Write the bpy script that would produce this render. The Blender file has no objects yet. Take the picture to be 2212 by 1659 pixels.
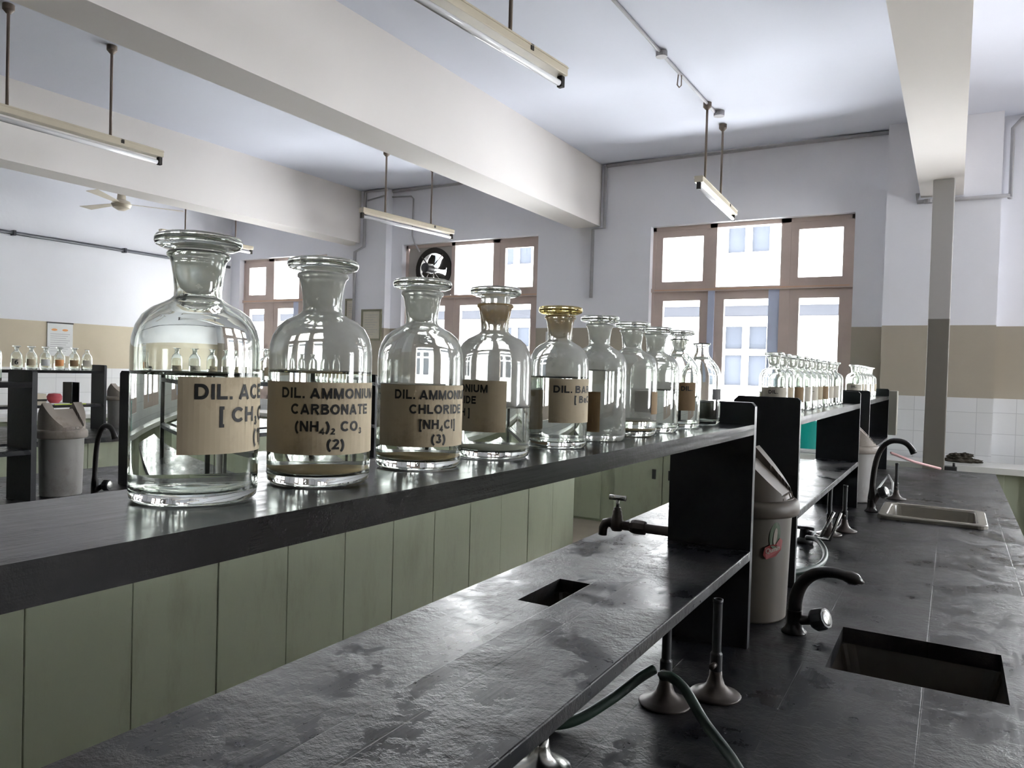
import bpy, bmesh, math, random
from mathutils import Vector, Matrix
random.seed(7)
S = bpy.context.scene
COL = S.collection
PI = math.pi
CZ = 1.30                      # camera height above the floor

# ---------------------------------------------------------------- camera
cam = bpy.data.cameras.new('camera')
cam.sensor_width = 36.0
cam.lens = 26.7176
cam.clip_start = 0.02
camo = bpy.data.objects.new('camera', cam)
COL.objects.link(camo)
r_ = (0.86411, 0.50251, 0.02821); d_ = (0.03378, -0.00197, -0.99943); f_ = (-0.50217, 0.86457, -0.01868)
camo.matrix_world = Matrix(((r_[0], -d_[0], -f_[0], 0), (r_[1], -d_[1], -f_[1], 0), (r_[2], -d_[2], -f_[2], CZ), (0, 0, 0, 1)))
S.camera = camo

# ---------------------------------------------------------------- daylight
W = bpy.data.worlds.new('sky'); S.world = W; W.use_nodes = True
bg = W.node_tree.nodes['Background']
bg.inputs[0].default_value = (0.95, 0.962, 1.0, 1); bg.inputs[1].default_value = 14.0
S.view_settings.view_transform = 'Standard'; S.view_settings.look = 'None'
S.view_settings.gamma = 1.0; S.view_settings.exposure = 1.42
S.view_settings.use_curve_mapping = False
cy = S.cycles
cy.max_bounces = 20; cy.diffuse_bounces = 5; cy.glossy_bounces = 6
cy.transmission_bounces = 20; cy.transparent_max_bounces = 24
cy.sample_clamp_indirect = 6.0; cy.blur_glossy = 1.0

YW = 6.6                       # inner face of the window wall
XL = -8.03; XR = 6.5; YB = -4.5
ZC = CZ + 1.945                # ceiling
ZB = CZ + 1.37                 # underside of the beams
BT = CZ - 0.567                # bench tops
# (x0, x1, z0, z1) of the openings in the window wall
WIN = [(-7.87, -6.38, CZ - 0.45, CZ + 1.295), (-5.27, -3.58, CZ - 0.45, CZ + 1.335), (-2.42, -0.72, CZ - 0.45, CZ + 1.333),
       (0.62, 2.32, CZ - 0.45, CZ + 1.333), (3.45, 5.15, CZ - 0.45, CZ + 1.333)]
RWIN = [(3.0, 4.8, CZ - 0.45, CZ + 1.333)]   # right wall (y0, y1, z0, z1)

def portal(name, loc, rot, sx, sz):
    l = bpy.data.lights.new(name, 'AREA'); l.shape = 'RECTANGLE'; l.size = sx; l.size_y = sz
    l.cycles.is_portal = True
    o = bpy.data.objects.new(name, l); o.location = loc; o.rotation_euler = rot; COL.objects.link(o)
for (a, b, c, d) in WIN:
    portal('window_portal', ((a + b) / 2, YW + 0.22, (c + d) / 2), (-PI / 2, 0, 0), b - a, d - c)
for (a, b, c, d) in RWIN:
    portal('window_portal', (XR + 0.22, (a + b) / 2, (c + d) / 2), (0, PI / 2, 0), d - c, b - a)

# ---------------------------------------------------------------- materials
def nt(name):
    m = bpy.data.materials.new(name); m.use_nodes = True
    t = m.node_tree
    return m, t, t.nodes['Principled BSDF'], t.nodes['Material Output']
def mk(t, typ, **kw):
    n = t.nodes.new(typ)
    for k, v in kw.items():
        if k in n.inputs: n.inputs[k].default_value = v
        else: setattr(n, k, v)
    return n
def coords(t, scale=(1, 1, 1)):
    tc = mk(t, 'ShaderNodeTexCoord'); mp = mk(t, 'ShaderNodeMapping')
    mp.inputs['Scale'].default_value = scale
    t.links.new(tc.outputs['Object'], mp.inputs[0]); return mp.outputs[0]
def c4(c): return (c[0], c[1], c[2], 1)
def paint(name, col, rough=0.5, var=0.12, scale=6, bump=0.0, bscale=60, metal=0.0, stretch=(1, 1, 1), spec=0.5, dirt=None, dscale=3.0, damt=0.35):
    m, t, p, o = nt(name)
    v = coords(t, stretch)
    n = mk(t, 'ShaderNodeTexNoise', Scale=scale, Detail=6.0); t.links.new(v, n.inputs['Vector'])
    mx = mk(t, 'ShaderNodeMix', data_type='RGBA')
    mx.inputs[6].default_value = c4([c * (1 - var) for c in col]); mx.inputs[7].default_value = c4([min(1, c * (1 + var)) for c in col])
    t.links.new(n.outputs[0], mx.inputs[0])
    out = mx.outputs[2]
    if dirt:
        n2 = mk(t, 'ShaderNodeTexNoise', Scale=dscale, Detail=8.0, Roughness=0.7); t.links.new(v, n2.inputs['Vector'])
        r = mk(t, 'ShaderNodeValToRGB'); r.color_ramp.elements[0].position = 0.52; r.color_ramp.elements[1].position = 0.72
        r.color_ramp.elements[1].color = (damt, damt, damt, 1)
        t.links.new(n2.outputs[0], r.inputs[0])
        m2 = mk(t, 'ShaderNodeMix', data_type='RGBA'); m2.inputs[7].default_value = c4(dirt)
        t.links.new(r.outputs[0], m2.inputs[0]); t.links.new(out, m2.inputs[6]); out = m2.outputs[2]
    t.links.new(out, p.inputs['Base Color'])
    p.inputs['Roughness'].default_value = rough; p.inputs['Metallic'].default_value = metal
    p.inputs['Specular IOR Level'].default_value = spec
    if bump:
        nb = mk(t, 'ShaderNodeTexNoise', Scale=bscale, Detail=5.0); t.links.new(v, nb.inputs['Vector'])
        b = mk(t, 'ShaderNodeBump', Strength=bump, Distance=0.01); t.links.new(nb.outputs[0], b.inputs['Height'])
        t.links.new(b.outputs[0], p.inputs['Normal'])
    return m

def black_wood(name, col=(0.008, 0.0085, 0.010), rough=0.3, plank=0.0, wear=0.35, flake=1.0, spec=0.28):
    """varnished black boards, worn in patches, grain along y"""
    m, t, p, o = nt(name)
    v = coords(t)
    vs = coords(t, (30, 1.6, 30))
    g = mk(t, 'ShaderNodeTexNoise', Scale=3.0, Detail=6.0); t.links.new(vs, g.inputs['Vector'])
    n = mk(t, 'ShaderNodeTexNoise', Scale=5.0, Detail=9.0, Roughness=0.72); t.links.new(v, n.inputs['Vector'])
    r = mk(t, 'ShaderNodeValToRGB'); r.color_ramp.elements[0].position = 0.47; r.color_ramp.elements[1].position = 0.68
    t.links.new(n.outputs[0], r.inputs[0])
    mx = mk(t, 'ShaderNodeMix', data_type='RGBA'); mx.inputs[6].default_value = c4(col)
    mx.inputs[7].default_value = c4((col[0] * 2.0 + 0.030 * wear, col[1] * 1.8 + 0.022 * wear, col[2] * 1.6 + 0.016 * wear))
    t.links.new(r.outputs[0], mx.inputs[0])
    out = mx.outputs[2]
    rr = mk(t, 'ShaderNodeMapRange'); rr.inputs[3].default_value = rough; rr.inputs[4].default_value = rough + wear * 0.45
    t.links.new(n.outputs[0], rr.inputs[0]); rr.inputs[1].default_value = 0.4; rr.inputs[2].default_value = 0.7
    t.links.new(rr.outputs[0], p.inputs['Roughness'])
    fl = mk(t, 'ShaderNodeTexNoise', Scale=42.0, Detail=4.0, Roughness=0.6); t.links.new(v, fl.inputs['Vector'])
    mask = mk(t, 'ShaderNodeMath', operation='MULTIPLY'); t.links.new(fl.outputs[0], mask.inputs[0]); t.links.new(r.outputs[0], mask.inputs[1])
    mk2 = mk(t, 'ShaderNodeMath', operation='MULTIPLY'); t.links.new(mask.outputs[0], mk2.inputs[0]); mk2.inputs[1].default_value = flake; mask = mk2
    ad = mk(t, 'ShaderNodeMath', operation='MULTIPLY_ADD'); t.links.new(g.outputs[0], ad.inputs[0]); ad.inputs[1].default_value = 0.22
    t.links.new(mask.outputs[0], ad.inputs[2])
    h = ad.outputs[0]
    if plank:
        br = mk(t, 'ShaderNodeTexBrick', Scale=1.0); br.offset = 0.37
        mp = mk(t, 'ShaderNodeMapping'); mp.inputs['Rotation'].default_value = (0, 0, PI / 2); mp.inputs['Location'].default_value = (0.3, 0.03, 0)
        t.links.new(v, mp.inputs[0]); t.links.new(mp.outputs[0], br.inputs['Vector'])
        br.inputs['Brick Width'].default_value = 2.6; br.inputs['Row Height'].default_value = plank
        br.inputs['Mortar Size'].default_value = 0.0016; br.inputs['Mortar Smooth'].default_value = 0.2
        m3 = mk(t, 'ShaderNodeMix', data_type='RGBA'); m3.inputs[7].default_value = (0.004, 0.004, 0.004, 1)
        t.links.new(br.outputs['Fac'], m3.inputs[0]); t.links.new(out, m3.inputs[6]); out = m3.outputs[2]
        sb = mk(t, 'ShaderNodeMath', operation='SUBTRACT'); t.links.new(h, sb.inputs[0]); t.links.new(br.outputs['Fac'], sb.inputs[1]); h = sb.outputs[0]
    b = mk(t, 'ShaderNodeBump', Strength=0.32, Distance=0.006); t.links.new(h, b.inputs['Height']); t.links.new(b.outputs[0], p.inputs['Normal'])
    t.links.new(out, p.inputs['Base Color']); p.inputs['Specular IOR Level'].default_value = spec
    return m

def banded_wall(name, ztop, upper, beige, tiled=True):
    """white wash above, beige oil-paint dado, white tiles below (world heights)"""
    m, t, p, o = nt(name)
    tc = mk(t, 'ShaderNodeTexCoord'); v = tc.outputs['Object']
    sp = mk(t, 'ShaderNodeSeparateXYZ'); t.links.new(v, sp.inputs[0])
    n = mk(t, 'ShaderNodeTexNoise', Scale=2.2, Detail=8.0); t.links.new(v, n.inputs['Vector'])
    def two(a, b):
        mx = mk(t, 'ShaderNodeMix', data_type='RGBA'); mx.inputs[6].default_value = c4(a); mx.inputs[7].default_value = c4(b)
        t.links.new(n.outputs[0], mx.inputs[0]); return mx.outputs[2]
    up = two([c * 0.94 for c in upper], [min(1, c * 1.05) for c in upper]); be = two([c * 0.88 for c in beige], [c * 1.1 for c in beige])
    br = mk(t, 'ShaderNodeTexBrick', Scale=1.0); br.offset = 0.0
    cx = mk(t, 'ShaderNodeMath', operation='ADD'); t.links.new(sp.outputs[0], cx.inputs[0]); t.links.new(sp.outputs[1], cx.inputs[1])
    cb = mk(t, 'ShaderNodeCombineXYZ'); t.links.new(cx.outputs[0], cb.inputs[0]); t.links.new(sp.outputs[2], cb.inputs[1])
    t.links.new(cb.outputs[0], br.inputs['Vector'])
    br.inputs['Brick Width'].default_value = 0.2; br.inputs['Row Height'].default_value = 0.155
    br.inputs['Mortar Size'].default_value = 0.0022
    br.inputs['Color1'].default_value = (0.74, 0.74, 0.74, 1); br.inputs['Color2'].default_value = (0.70, 0.70, 0.69, 1)
    br.inputs['Mortar'].default_value = (0.54, 0.54, 0.54, 1)
    def step(z):
        g = mk(t, 'ShaderNodeMath', operation='GREATER_THAN'); t.links.new(sp.outputs[2], g.inputs[0]); g.inputs[1].default_value = z; return g.outputs[0]
    m1 = mk(t, 'ShaderNodeMix', data_type='RGBA'); t.links.new(step(CZ - 0.11 if tiled else -1.0), m1.inputs[0]); t.links.new(br.outputs[0], m1.inputs[6]); t.links.new(be, m1.inputs[7])
    m2 = mk(t, 'ShaderNodeMix', data_type='RGBA'); t.links.new(step(ztop), m2.inputs[0]); t.links.new(m1.outputs[2], m2.inputs[6]); t.links.new(up, m2.inputs[7])
    t.links.new(m2.outputs[2], p.inputs['Base Color'])
    rr = mk(t, 'ShaderNodeMix'); t.links.new(step(ztop), rr.inputs[0]); rr.inputs[2].default_value = 0.35; rr.inputs[3].default_value = 0.8
    t.links.new(rr.outputs[0], p.inputs['Roughness'])
    b = mk(t, 'ShaderNodeBump', Strength=0.1, Distance=0.01)
    nb = mk(t, 'ShaderNodeTexNoise', Scale=25.0, Detail=4.0); t.links.new(v, nb.inputs['Vector']); t.links.new(nb.outputs[0], b.inputs['Height'])
    t.links.new(b.outputs[0], p.inputs['Normal'])
    return m

def glass(name, haze=0.0, zlev=0.0, tint=(0.988, 1.0, 0.985), hazecol=(0.84, 0.83, 0.81), low=0.0, neck=None):
    """bottle glass; a dried white film on the wall above the liquid level zlev"""
    m, t, p, o = nt(name)
    t.nodes.remove(p)
    g = mk(t, 'ShaderNodeBsdfGlass', IOR=1.47, Roughness=0.0); g.inputs['Color'].default_value = c4(tint)
    if haze <= 0 and low <= 0:
        t.links.new(g.outputs[0], o.inputs[0]); return m
    v = coords(t); sp = mk(t, 'ShaderNodeSeparateXYZ'); t.links.new(v, sp.inputs[0])
    n = mk(t, 'ShaderNodeTexNoise', Scale=22.0, Detail=6.0); t.links.new(v, n.inputs['Vector'])
    mr = mk(t, 'ShaderNodeMapRange'); t.links.new(sp.outputs[2], mr.inputs[0])
    mr.inputs[1].default_value = zlev - 0.001; mr.inputs[2].default_value = zlev + 0.001; mr.inputs[3].default_value = low; mr.inputs[4].default_value = haze
    ml = mk(t, 'ShaderNodeMapRange'); t.links.new(n.outputs[0], ml.inputs[0]); ml.inputs[1].default_value = 0.25; ml.inputs[2].default_value = 0.75
    ml.inputs[3].default_value = 0.6; ml.inputs[4].default_value = 1.25
    f = mk(t, 'ShaderNodeMath', operation='MULTIPLY', use_clamp=True); t.links.new(mr.outputs[0], f.inputs[0]); t.links.new(ml.outputs[0], f.inputs[1])
    if neck:        # rust coloured stain around the neck
        ng = mk(t, 'ShaderNodeMapRange'); t.links.new(sp.outputs[2], ng.inputs[0]); ng.inputs[1].default_value = 0.128; ng.inputs[2].default_value = 0.150
        mn = mk(t, 'ShaderNodeMix', data_type='RGBA'); t.links.new(ng.outputs[0], mn.inputs[0]); mn.inputs[6].default_value = c4(hazecol); mn.inputs[7].default_value = c4(neck)
        hcol = mn.outputs[2]
    d = mk(t, 'ShaderNodeBsdfDiffuse'); d.inputs[0].default_value = c4(hazecol)
    tr = mk(t, 'ShaderNodeBsdfTranslucent'); tr.inputs[0].default_value = c4(hazecol)
    if neck: t.links.new(hcol, d.inputs[0]); t.links.new(hcol, tr.inputs[0])
    a = mk(t, 'ShaderNodeMixShader'); a.inputs[0].default_value = 0.72; t.links.new(d.outputs[0], a.inputs[1]); t.links.new(tr.outputs[0], a.inputs[2])
    x = mk(t, 'ShaderNodeMixShader'); t.links.new(f.outputs[0], x.inputs[0]); t.links.new(g.outputs[0], x.inputs[1]); t.links.new(a.outputs[0], x.inputs[2])
    t.links.new(x.outputs[0], o.inputs[0]); return m

def pane_mat():
    m, t, p, o = nt('window glass'); t.nodes.remove(p)
    tr = mk(t, 'ShaderNodeBsdfTransparent'); tr.inputs[0].default_value = (0.97, 0.98, 0.98, 1)
    gl = mk(t, 'ShaderNodeBsdfGlossy', Roughness=0.02)
    fr = mk(t, 'ShaderNodeFresnel', IOR=1.25)
    x = mk(t, 'ShaderNodeMixShader'); t.links.new(fr.outputs[0], x.inputs[0]); t.links.new(tr.outputs[0], x.inputs[1]); t.links.new(gl.outputs[0], x.inputs[2])
    t.links.new(x.outputs[0], o.inputs[0]); return m

M = {}
M['wall'] = banded_wall('back wall paint', CZ + 0.418, (0.87, 0.87, 0.91), (0.42, 0.375, 0.30))
M['wall_l'] = banded_wall('side wall paint', CZ + 0.36, (0.80, 0.805, 0.83), (0.46, 0.40, 0.29))
M['wall_r'] = banded_wall('darkened unseen wall paint', CZ + 0.75, (0.72, 0.72, 0.74), (0.10, 0.085, 0.065), False)  # unseen walls, lower part made dark to dim reflections in the near boards
M['ceiling'] = paint('ceiling wash', (0.72, 0.745, 0.83), 0.85, 0.04, 1.5, 0.05, 20)
M['beam'] = paint('beam paint', (0.84, 0.80, 0.765), 0.8, 0.03, 2, 0.08, 18)
M['floor'] = paint('floor screed', (0.27, 0.23, 0.185), 0.45, 0.25, 5, 0.05, 40)
M['black'] = black_wood('black board', rough=0.24, wear=0.25)
M['worktop'] = black_wood('black worktop', (0.011, 0.0115, 0.014), rough=0.27, plank=0.21, wear=0.55, flake=2.2)
M['shelf'] = black_wood('black shelf', (0.006, 0.006, 0.007), rough=0.2, wear=0.12, flake=0.25, spec=0.17)
M['panel'] = paint('black panel paint', (0.007, 0.008, 0.011), 0.42, 0.2, 8, 0.08, 50)
M['green'] = paint('pale green oil paint', (0.315, 0.342, 0.255), 0.42, 0.08, 3, 0.06, 30, stretch=(1, 1, 0.25), dirt=(0.12, 0.11, 0.07), dscale=7, damt=0.28)
M['wood'] = paint('window wood', (0.56, 0.455, 0.405), 0.55, 0.15, 6, 0.1, 40)
M['woodlight'] = paint('window wood pale', (0.62, 0.42, 0.30), 0.55, 0.12, 6)
M['bluegrey'] = paint('blue grey post', (0.56, 0.61, 0.77), 0.5, 0.06, 5)
M['pane'] = pane_mat()
M['white'] = paint('white wash', (0.75, 0.76, 0.78), 0.7, 0.05, 3)
M['marble'] = paint('white marble', (0.66, 0.66, 0.63), 0.25, 0.1, 4)
M['conduit'] = paint('grey conduit', (0.42, 0.41, 0.42), 0.6, 0.2, 12)
M['iron'] = paint('dark iron', (0.03, 0.03, 0.032), 0.4, 0.3, 20)
M['pipe'] = paint('black pipe', (0.035, 0.037, 0.045), 0.45, 0.2, 15)
M['rod'] = paint('lamp rod', (0.17, 0.13, 0.10), 0.5, 0.2, 20)
M['cream'] = paint('cream enamel', (0.55, 0.49, 0.38), 0.4, 0.12, 9)
M['tube'] = paint('tube glass', (0.86, 0.86, 0.88), 0.12, 0.02, 5)
M['column'] = None
M['brass'] = paint('old brass', (0.06, 0.048, 0.04), 0.42, 0.3, 25, metal=0.35)
M['chrome'] = paint('worn chrome', (0.55, 0.55, 0.52), 0.22, 0.1, 30, metal=1.0)
M['blackplastic'] = paint('black plastic', (0.016, 0.013, 0.012), 0.3, 0.2, 30)
M['bin'] = paint('gloom darkened bin plastic', (0.095, 0.083, 0.066), 0.45, 0.1, 6, dirt=(0.12, 0.09, 0.06), dscale=9, damt=0.5)  # gloom around the near bin is put into this darker base colour
M['binpale'] = paint('pale bin plastic', (0.33, 0.32, 0.30), 0.45, 0.1, 6, dirt=(0.14, 0.10, 0.07), dscale=9, damt=0.5)  # lighter copy for the bins that the room light leaves too dim
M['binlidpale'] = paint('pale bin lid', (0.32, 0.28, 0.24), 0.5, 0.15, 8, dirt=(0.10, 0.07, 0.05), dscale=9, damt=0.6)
M['binlid'] = paint('grimy gloom darkened bin lid', (0.09, 0.074, 0.056), 0.5, 0.15, 8, dirt=(0.08, 0.055, 0.035), dscale=9, damt=0.6)  # base darkened for the gloom, with dirt patches on top
M['dark'] = paint('dark inside', (0.02, 0.016, 0.012), 0.7, 0.2, 10)
M['sink'] = paint('stained sink', (0.04, 0.03, 0.022), 0.35, 0.3, 12)
M['sinkrim'] = paint('glazed sink', (0.27, 0.25, 0.21), 0.25, 0.1, 10)
M['paper'] = paint('aged label paper', (0.53, 0.45, 0.31), 0.75, 0.1, 14, dirt=(0.24, 0.16, 0.08), dscale=16, damt=0.6)
M['paperpale'] = paint('pale label paper', (0.62, 0.58, 0.48), 0.75, 0.1, 14)
M['paperbrown'] = paint('browned label paper', (0.26, 0.17, 0.08), 0.75, 0.15, 25)
M['ink'] = paint('black ink', (0.012, 0.012, 0.012), 0.6, 0.1, 10)
M['water'] = None
M['sediment'] = paint('brown sediment', (0.80, 0.60, 0.34), 0.9, 0.2, 60)
M['sedpale'] = paint('pale sediment', (0.75, 0.72, 0.64), 0.9, 0.1, 60)
M['hose'] = paint('green rubber hose', (0.022, 0.042, 0.03), 0.42, 0.15, 20)
M['teal'] = paint('teal plastic', (0.0, 0.42, 0.36), 0.35, 0.05, 5)
M['whiteplastic'] = paint('white plastic', (0.75, 0.76, 0.74), 0.35, 0.05, 5)
M['rubble'] = paint('dark rag', (0.06, 0.05, 0.035), 0.9, 0.35, 30)
M['pink'] = paint('pink tube', (0.75, 0.45, 0.44), 0.4, 0.15, 60)
M['board'] = paint('grey board', (0.25, 0.24, 0.20), 0.7, 0.1, 8)
M['red'] = paint('sticker red', (0.24, 0.03, 0.027), 0.5, 0.2, 40)
M['stgreen'] = paint('sticker green', (0.045, 0.08, 0.035), 0.5, 0.35, 60)
M['stpale'] = paint('sticker pale', (0.30, 0.26, 0.21), 0.5, 0.2, 60)
M['pinkbowl'] = paint('pink enamel', (0.55, 0.09, 0.11), 0.4, 0.1, 10)
M['yellow'] = paint('yellow green cloth', (0.55, 0.62, 0.12), 0.8, 0.1, 10)
M['facade'] = paint('facade render', (0.82, 0.82, 0.80), 0.9, 0.03, 1)
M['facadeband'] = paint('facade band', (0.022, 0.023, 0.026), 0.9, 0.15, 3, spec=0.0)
M['facadepane'] = paint('facade panes', (0.029, 0.032, 0.038), 0.6, 0.25, 1.5, spec=0.0)
M['orange'] = paint('chart print', (0.7, 0.32, 0.12), 0.7, 0.1, 30)
def water():
    m, t, p, o = nt('clear liquid'); t.nodes.remove(p)
    g = mk(t, 'ShaderNodeBsdfGlass', IOR=1.33, Roughness=0.0); g.inputs['Color'].default_value = (0.985, 0.995, 0.985, 1)
    t.links.new(g.outputs[0], o.inputs[0]); return m
M['water'] = water()
M['ground'] = glass('ground glass', 0.30, -1, (0.98, 0.985, 0.96), (0.86, 0.85, 0.79))
M['stop_a'] = glass('stopper glass', 0.0)
M['stop_b'] = glass('amber stopper glass', 0.06, -1, (0.90, 0.84, 0.62), (0.45, 0.36, 0.15))
M['g0'] = glass('clear bottle glass', 0.02, 0.1)
M['glip'] = glass('stained lip glass', 0.22, -1, (0.90, 0.80, 0.60), (0.50, 0.36, 0.18))

# column paint: pale grey above, darker oil paint below
def column_mat():
    m, t, p, o = nt('column paint')
    tc = mk(t, 'ShaderNodeTexCoord'); sp = mk(t, 'ShaderNodeSeparateXYZ'); t.links.new(tc.outputs['Object'], sp.inputs[0])
    g = mk(t, 'ShaderNodeMath', operation='GREATER_THAN'); t.links.new(sp.outputs[2], g.inputs[0]); g.inputs[1].default_value = CZ + 0.426
    mx = mk(t, 'ShaderNodeMix', data_type='RGBA'); t.links.new(g.outputs[0], mx.inputs[0])
    mx.inputs[6].default_value = (0.16, 0.147, 0.12, 1); mx.inputs[7].default_value = (0.43, 0.415, 0.395, 1)
    t.links.new(mx.outputs[2], p.inputs['Base Color']); p.inputs['Roughness'].default_value = 0.5
    return m
M['column'] = column_mat()

# ---------------------------------------------------------------- geometry helpers
class G:
    def __init__(s): s.v = []; s.f = []; s.mi = []; s.sm = []
    def add(s, verts, faces, mi=0, smooth=False):
        o = len(s.v); s.v += [tuple(p) for p in verts]
        for fc in faces: s.f.append([i + o for i in fc]); s.mi.append(mi); s.sm.append(smooth)
        return s
    def box(s, x0, x1, y0, y1, z0, z1, mi=0):
        v = [(x, y, z) for z in (z0, z1) for y in (y0, y1) for x in (x0, x1)]
        return s.add(v, [(0, 2, 3, 1), (4, 5, 7, 6), (0, 1, 5, 4), (2, 6, 7, 3), (0, 4, 6, 2), (1, 3, 7, 5)], mi)
    def bbox(s, x0, x1, y0, y1, z0, z1, r=0.004, mi=0, seg=2):
        bm = bmesh.new(); bmesh.ops.create_cube(bm, size=1.0)
        for q in bm.verts: q.co = Vector(((x0 + x1) / 2 + q.co.x * (x1 - x0), (y0 + y1) / 2 + q.co.y * (y1 - y0), (z0 + z1) / 2 + q.co.z * (z1 - z0)))
        bmesh.ops.bevel(bm, geom=bm.edges[:], offset=r, segments=seg, affect='EDGES', profile=0.5)
        bm.verts.index_update()
        s.add([q.co[:] for q in bm.verts], [[q.index for q in fc.verts] for fc in bm.faces], mi); bm.free(); return s
    def lathe(s, prof, n=32, c=(0, 0, 0), mi=0, smooth=True, axis=None):
        """prof: (r, z) list; r == 0 at an end closes it"""
        if smooth:      # holding rings, so that long straight walls keep true normals
            q = [prof[0]]
            for a_, b_ in zip(prof, prof[1:]):
                L_ = math.hypot(b_[0] - a_[0], b_[1] - a_[1])
                if L_ > 0.018:
                    e_ = min(0.0008, L_ * 0.2)
                    for k_ in (e_ / L_, 1 - e_ / L_):
                        q.append((a_[0] + (b_[0] - a_[0]) * k_, a_[1] + (b_[1] - a_[1]) * k_))
                q.append(b_)
            prof = q
        vs = []; rings = []
        R3 = Matrix.Identity(3)
        if axis is not None: R3 = Vector((0, 0, 1)).rotation_difference(Vector(axis)).to_matrix()
        for (r, z) in prof:
            if r <= 1e-7: rings.append([len(vs)]); vs.append(Vector((0, 0, z)))
            else:
                rings.append(list(range(len(vs), len(vs) + n)))
                vs += [Vector((r * math.cos(2 * PI * k / n), r * math.sin(2 * PI * k / n), z)) for k in range(n)]
        fs = []
        for a, b in zip(rings, rings[1:]):
            for k in range(n):
                k2 = (k + 1) % n
                if len(a) == 1 and len(b) == 1: continue
                if len(a) == 1: fs.append((a[0], b[k2], b[k]))
                elif len(b) == 1: fs.append((a[k], a[k2], b[0]))
                else: fs.append((a[k], a[k2], b[k2], b[k]))
        return s.add([(R3 @ p) + Vector(c) for p in vs], fs, mi, smooth)
    def tube(s, pts, rad, n=10, mi=0, caps=True, smooth=True):
        pts = [Vector(p) for p in pts]
        rads = rad if isinstance(rad, (list, tuple)) else [rad] * len(pts)
        up = None; rings = []; vs = []
        for i, p in enumerate(pts):
            t = (pts[min(i + 1, len(pts) - 1)] - pts[max(i - 1, 0)]).normalized()
            if up is None: up = Vector((0, 0, 1)) if abs(t.z) < 0.9 else Vector((1, 0, 0))
            a = t.cross(up).normalized(); b = a.cross(t).normalized(); up = b
            rings.append(len(vs))
            vs += [p + rads[i] * (a * math.cos(2 * PI * k / n) + b * math.sin(2 * PI * k / n)) for k in range(n)]
        fs = []
        for r0, r1 in zip(rings, rings[1:]):
            for k in range(n): fs.append((r0 + k, r0 + (k + 1) % n, r1 + (k + 1) % n, r1 + k))
        if caps:
            fs.append(tuple(range(rings[0], rings[0] + n))[::-1]); fs.append(tuple(range(rings[-1], rings[-1] + n)))
        return s.add(vs, fs, mi, smooth)
    def prism(s, poly, y0, y1, mi=0, plane='xz'):
        n = len(poly)
        if plane == 'xz': v = [(a, y0, b) for a, b in poly] + [(a, y1, b) for a, b in poly]
        elif plane == 'xy': v = [(a, b, y0) for a, b in poly] + [(a, b, y1) for a, b in poly]
        else: v = [(y0, a, b) for a, b in poly] + [(y1, a, b) for a, b in poly]
        f = [tuple(range(n)), tuple(range(2 * n - 1, n - 1, -1))] + [(i, i + n, (i + 1) % n + n, (i + 1) % n) for i in range(n)]
        return s.add(v, f, mi)
    def plate(s, u0, u1, v0, v1, t0, t1, holes, plane='xy', mi=0):
        """slab with rectangular holes (a0, a1, b0, b1)"""
        us = sorted({u0, u1} | {h[i] for h in holes for i in (0, 1)}); vs_ = sorted({v0, v1} | {h[i] for h in holes for i in (2, 3)})
        us = [u for u in us if u0 <= u <= u1]; vs_ = [u for u in vs_ if v0 <= u <= v1]
        def P(u, v, t):
            return {'xy': (u, v, t), 'xz': (u, t, v), 'yz': (t, u, v)}[plane]
        idx = {}; V = []
        def I(i, j, k):
            if (i, j, k) not in idx: idx[(i, j, k)] = len(V); V.append(P(us[i], vs_[j], (t0, t1)[k]))
            return idx[(i, j, k)]
        def solid(i, j):
            if i < 0 or j < 0 or i >= len(us) - 1 or j >= len(vs_) - 1: return False
            a = (us[i] + us[i + 1]) / 2; b = (vs_[j] + vs_[j + 1]) / 2
            return not any(h[0] < a < h[1] and h[2] < b < h[3] for h in holes)
        F = []
        for i in range(len(us) - 1):
            for j in range(len(vs_) - 1):
                if not solid(i, j): continue
                F.append((I(i, j, 1), I(i + 1, j, 1), I(i + 1, j + 1, 1), I(i, j + 1, 1)))
                F.append((I(i, j, 0), I(i, j + 1, 0), I(i + 1, j + 1, 0), I(i + 1, j, 0)))
                if not solid(i - 1, j): F.append((I(i, j, 0), I(i, j, 1), I(i, j + 1, 1), I(i, j + 1, 0)))
                if not solid(i + 1, j): F.append((I(i + 1, j, 0), I(i + 1, j + 1, 0), I(i + 1, j + 1, 1), I(i + 1, j, 1)))
                if not solid(i, j - 1): F.append((I(i, j, 0), I(i + 1, j, 0), I(i + 1, j, 1), I(i, j, 1)))
                if not solid(i, j + 1): F.append((I(i, j + 1, 0), I(i, j + 1, 1), I(i + 1, j + 1, 1), I(i + 1, j + 1, 0)))
        return s.add(V, F, mi)
    def mesh(s, name, mats, fix=True):
        me = bpy.data.meshes.new(name); me.from_pydata(s.v, [], s.f); me.update()
        for m in (mats if isinstance(mats, (list, tuple)) else [mats]): me.materials.append(m)
        me.polygons.foreach_set('material_index', s.mi); me.polygons.foreach_set('use_smooth', s.sm)
        if fix:
            bm = bmesh.new(); bm.from_mesh(me); bmesh.ops.recalc_face_normals(bm, faces=bm.faces[:]); bm.to_mesh(me); bm.free()
        return me
    def obj(s, name, mats, parent=None, loc=None, fix=True):
        o = bpy.data.objects.new(name, s.mesh(name, mats, fix)); COL.objects.link(o)
        if loc: o.location = loc
        if parent: o.parent = parent
        return o
def tag(o, label, cat, group=None):
    o['label'] = label; o['category'] = cat
    if group: o['group'] = group
    return o
def struct(o, label=None):
    o['kind'] = 'structure'
    if label: o['label'] = label
    return o
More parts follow.
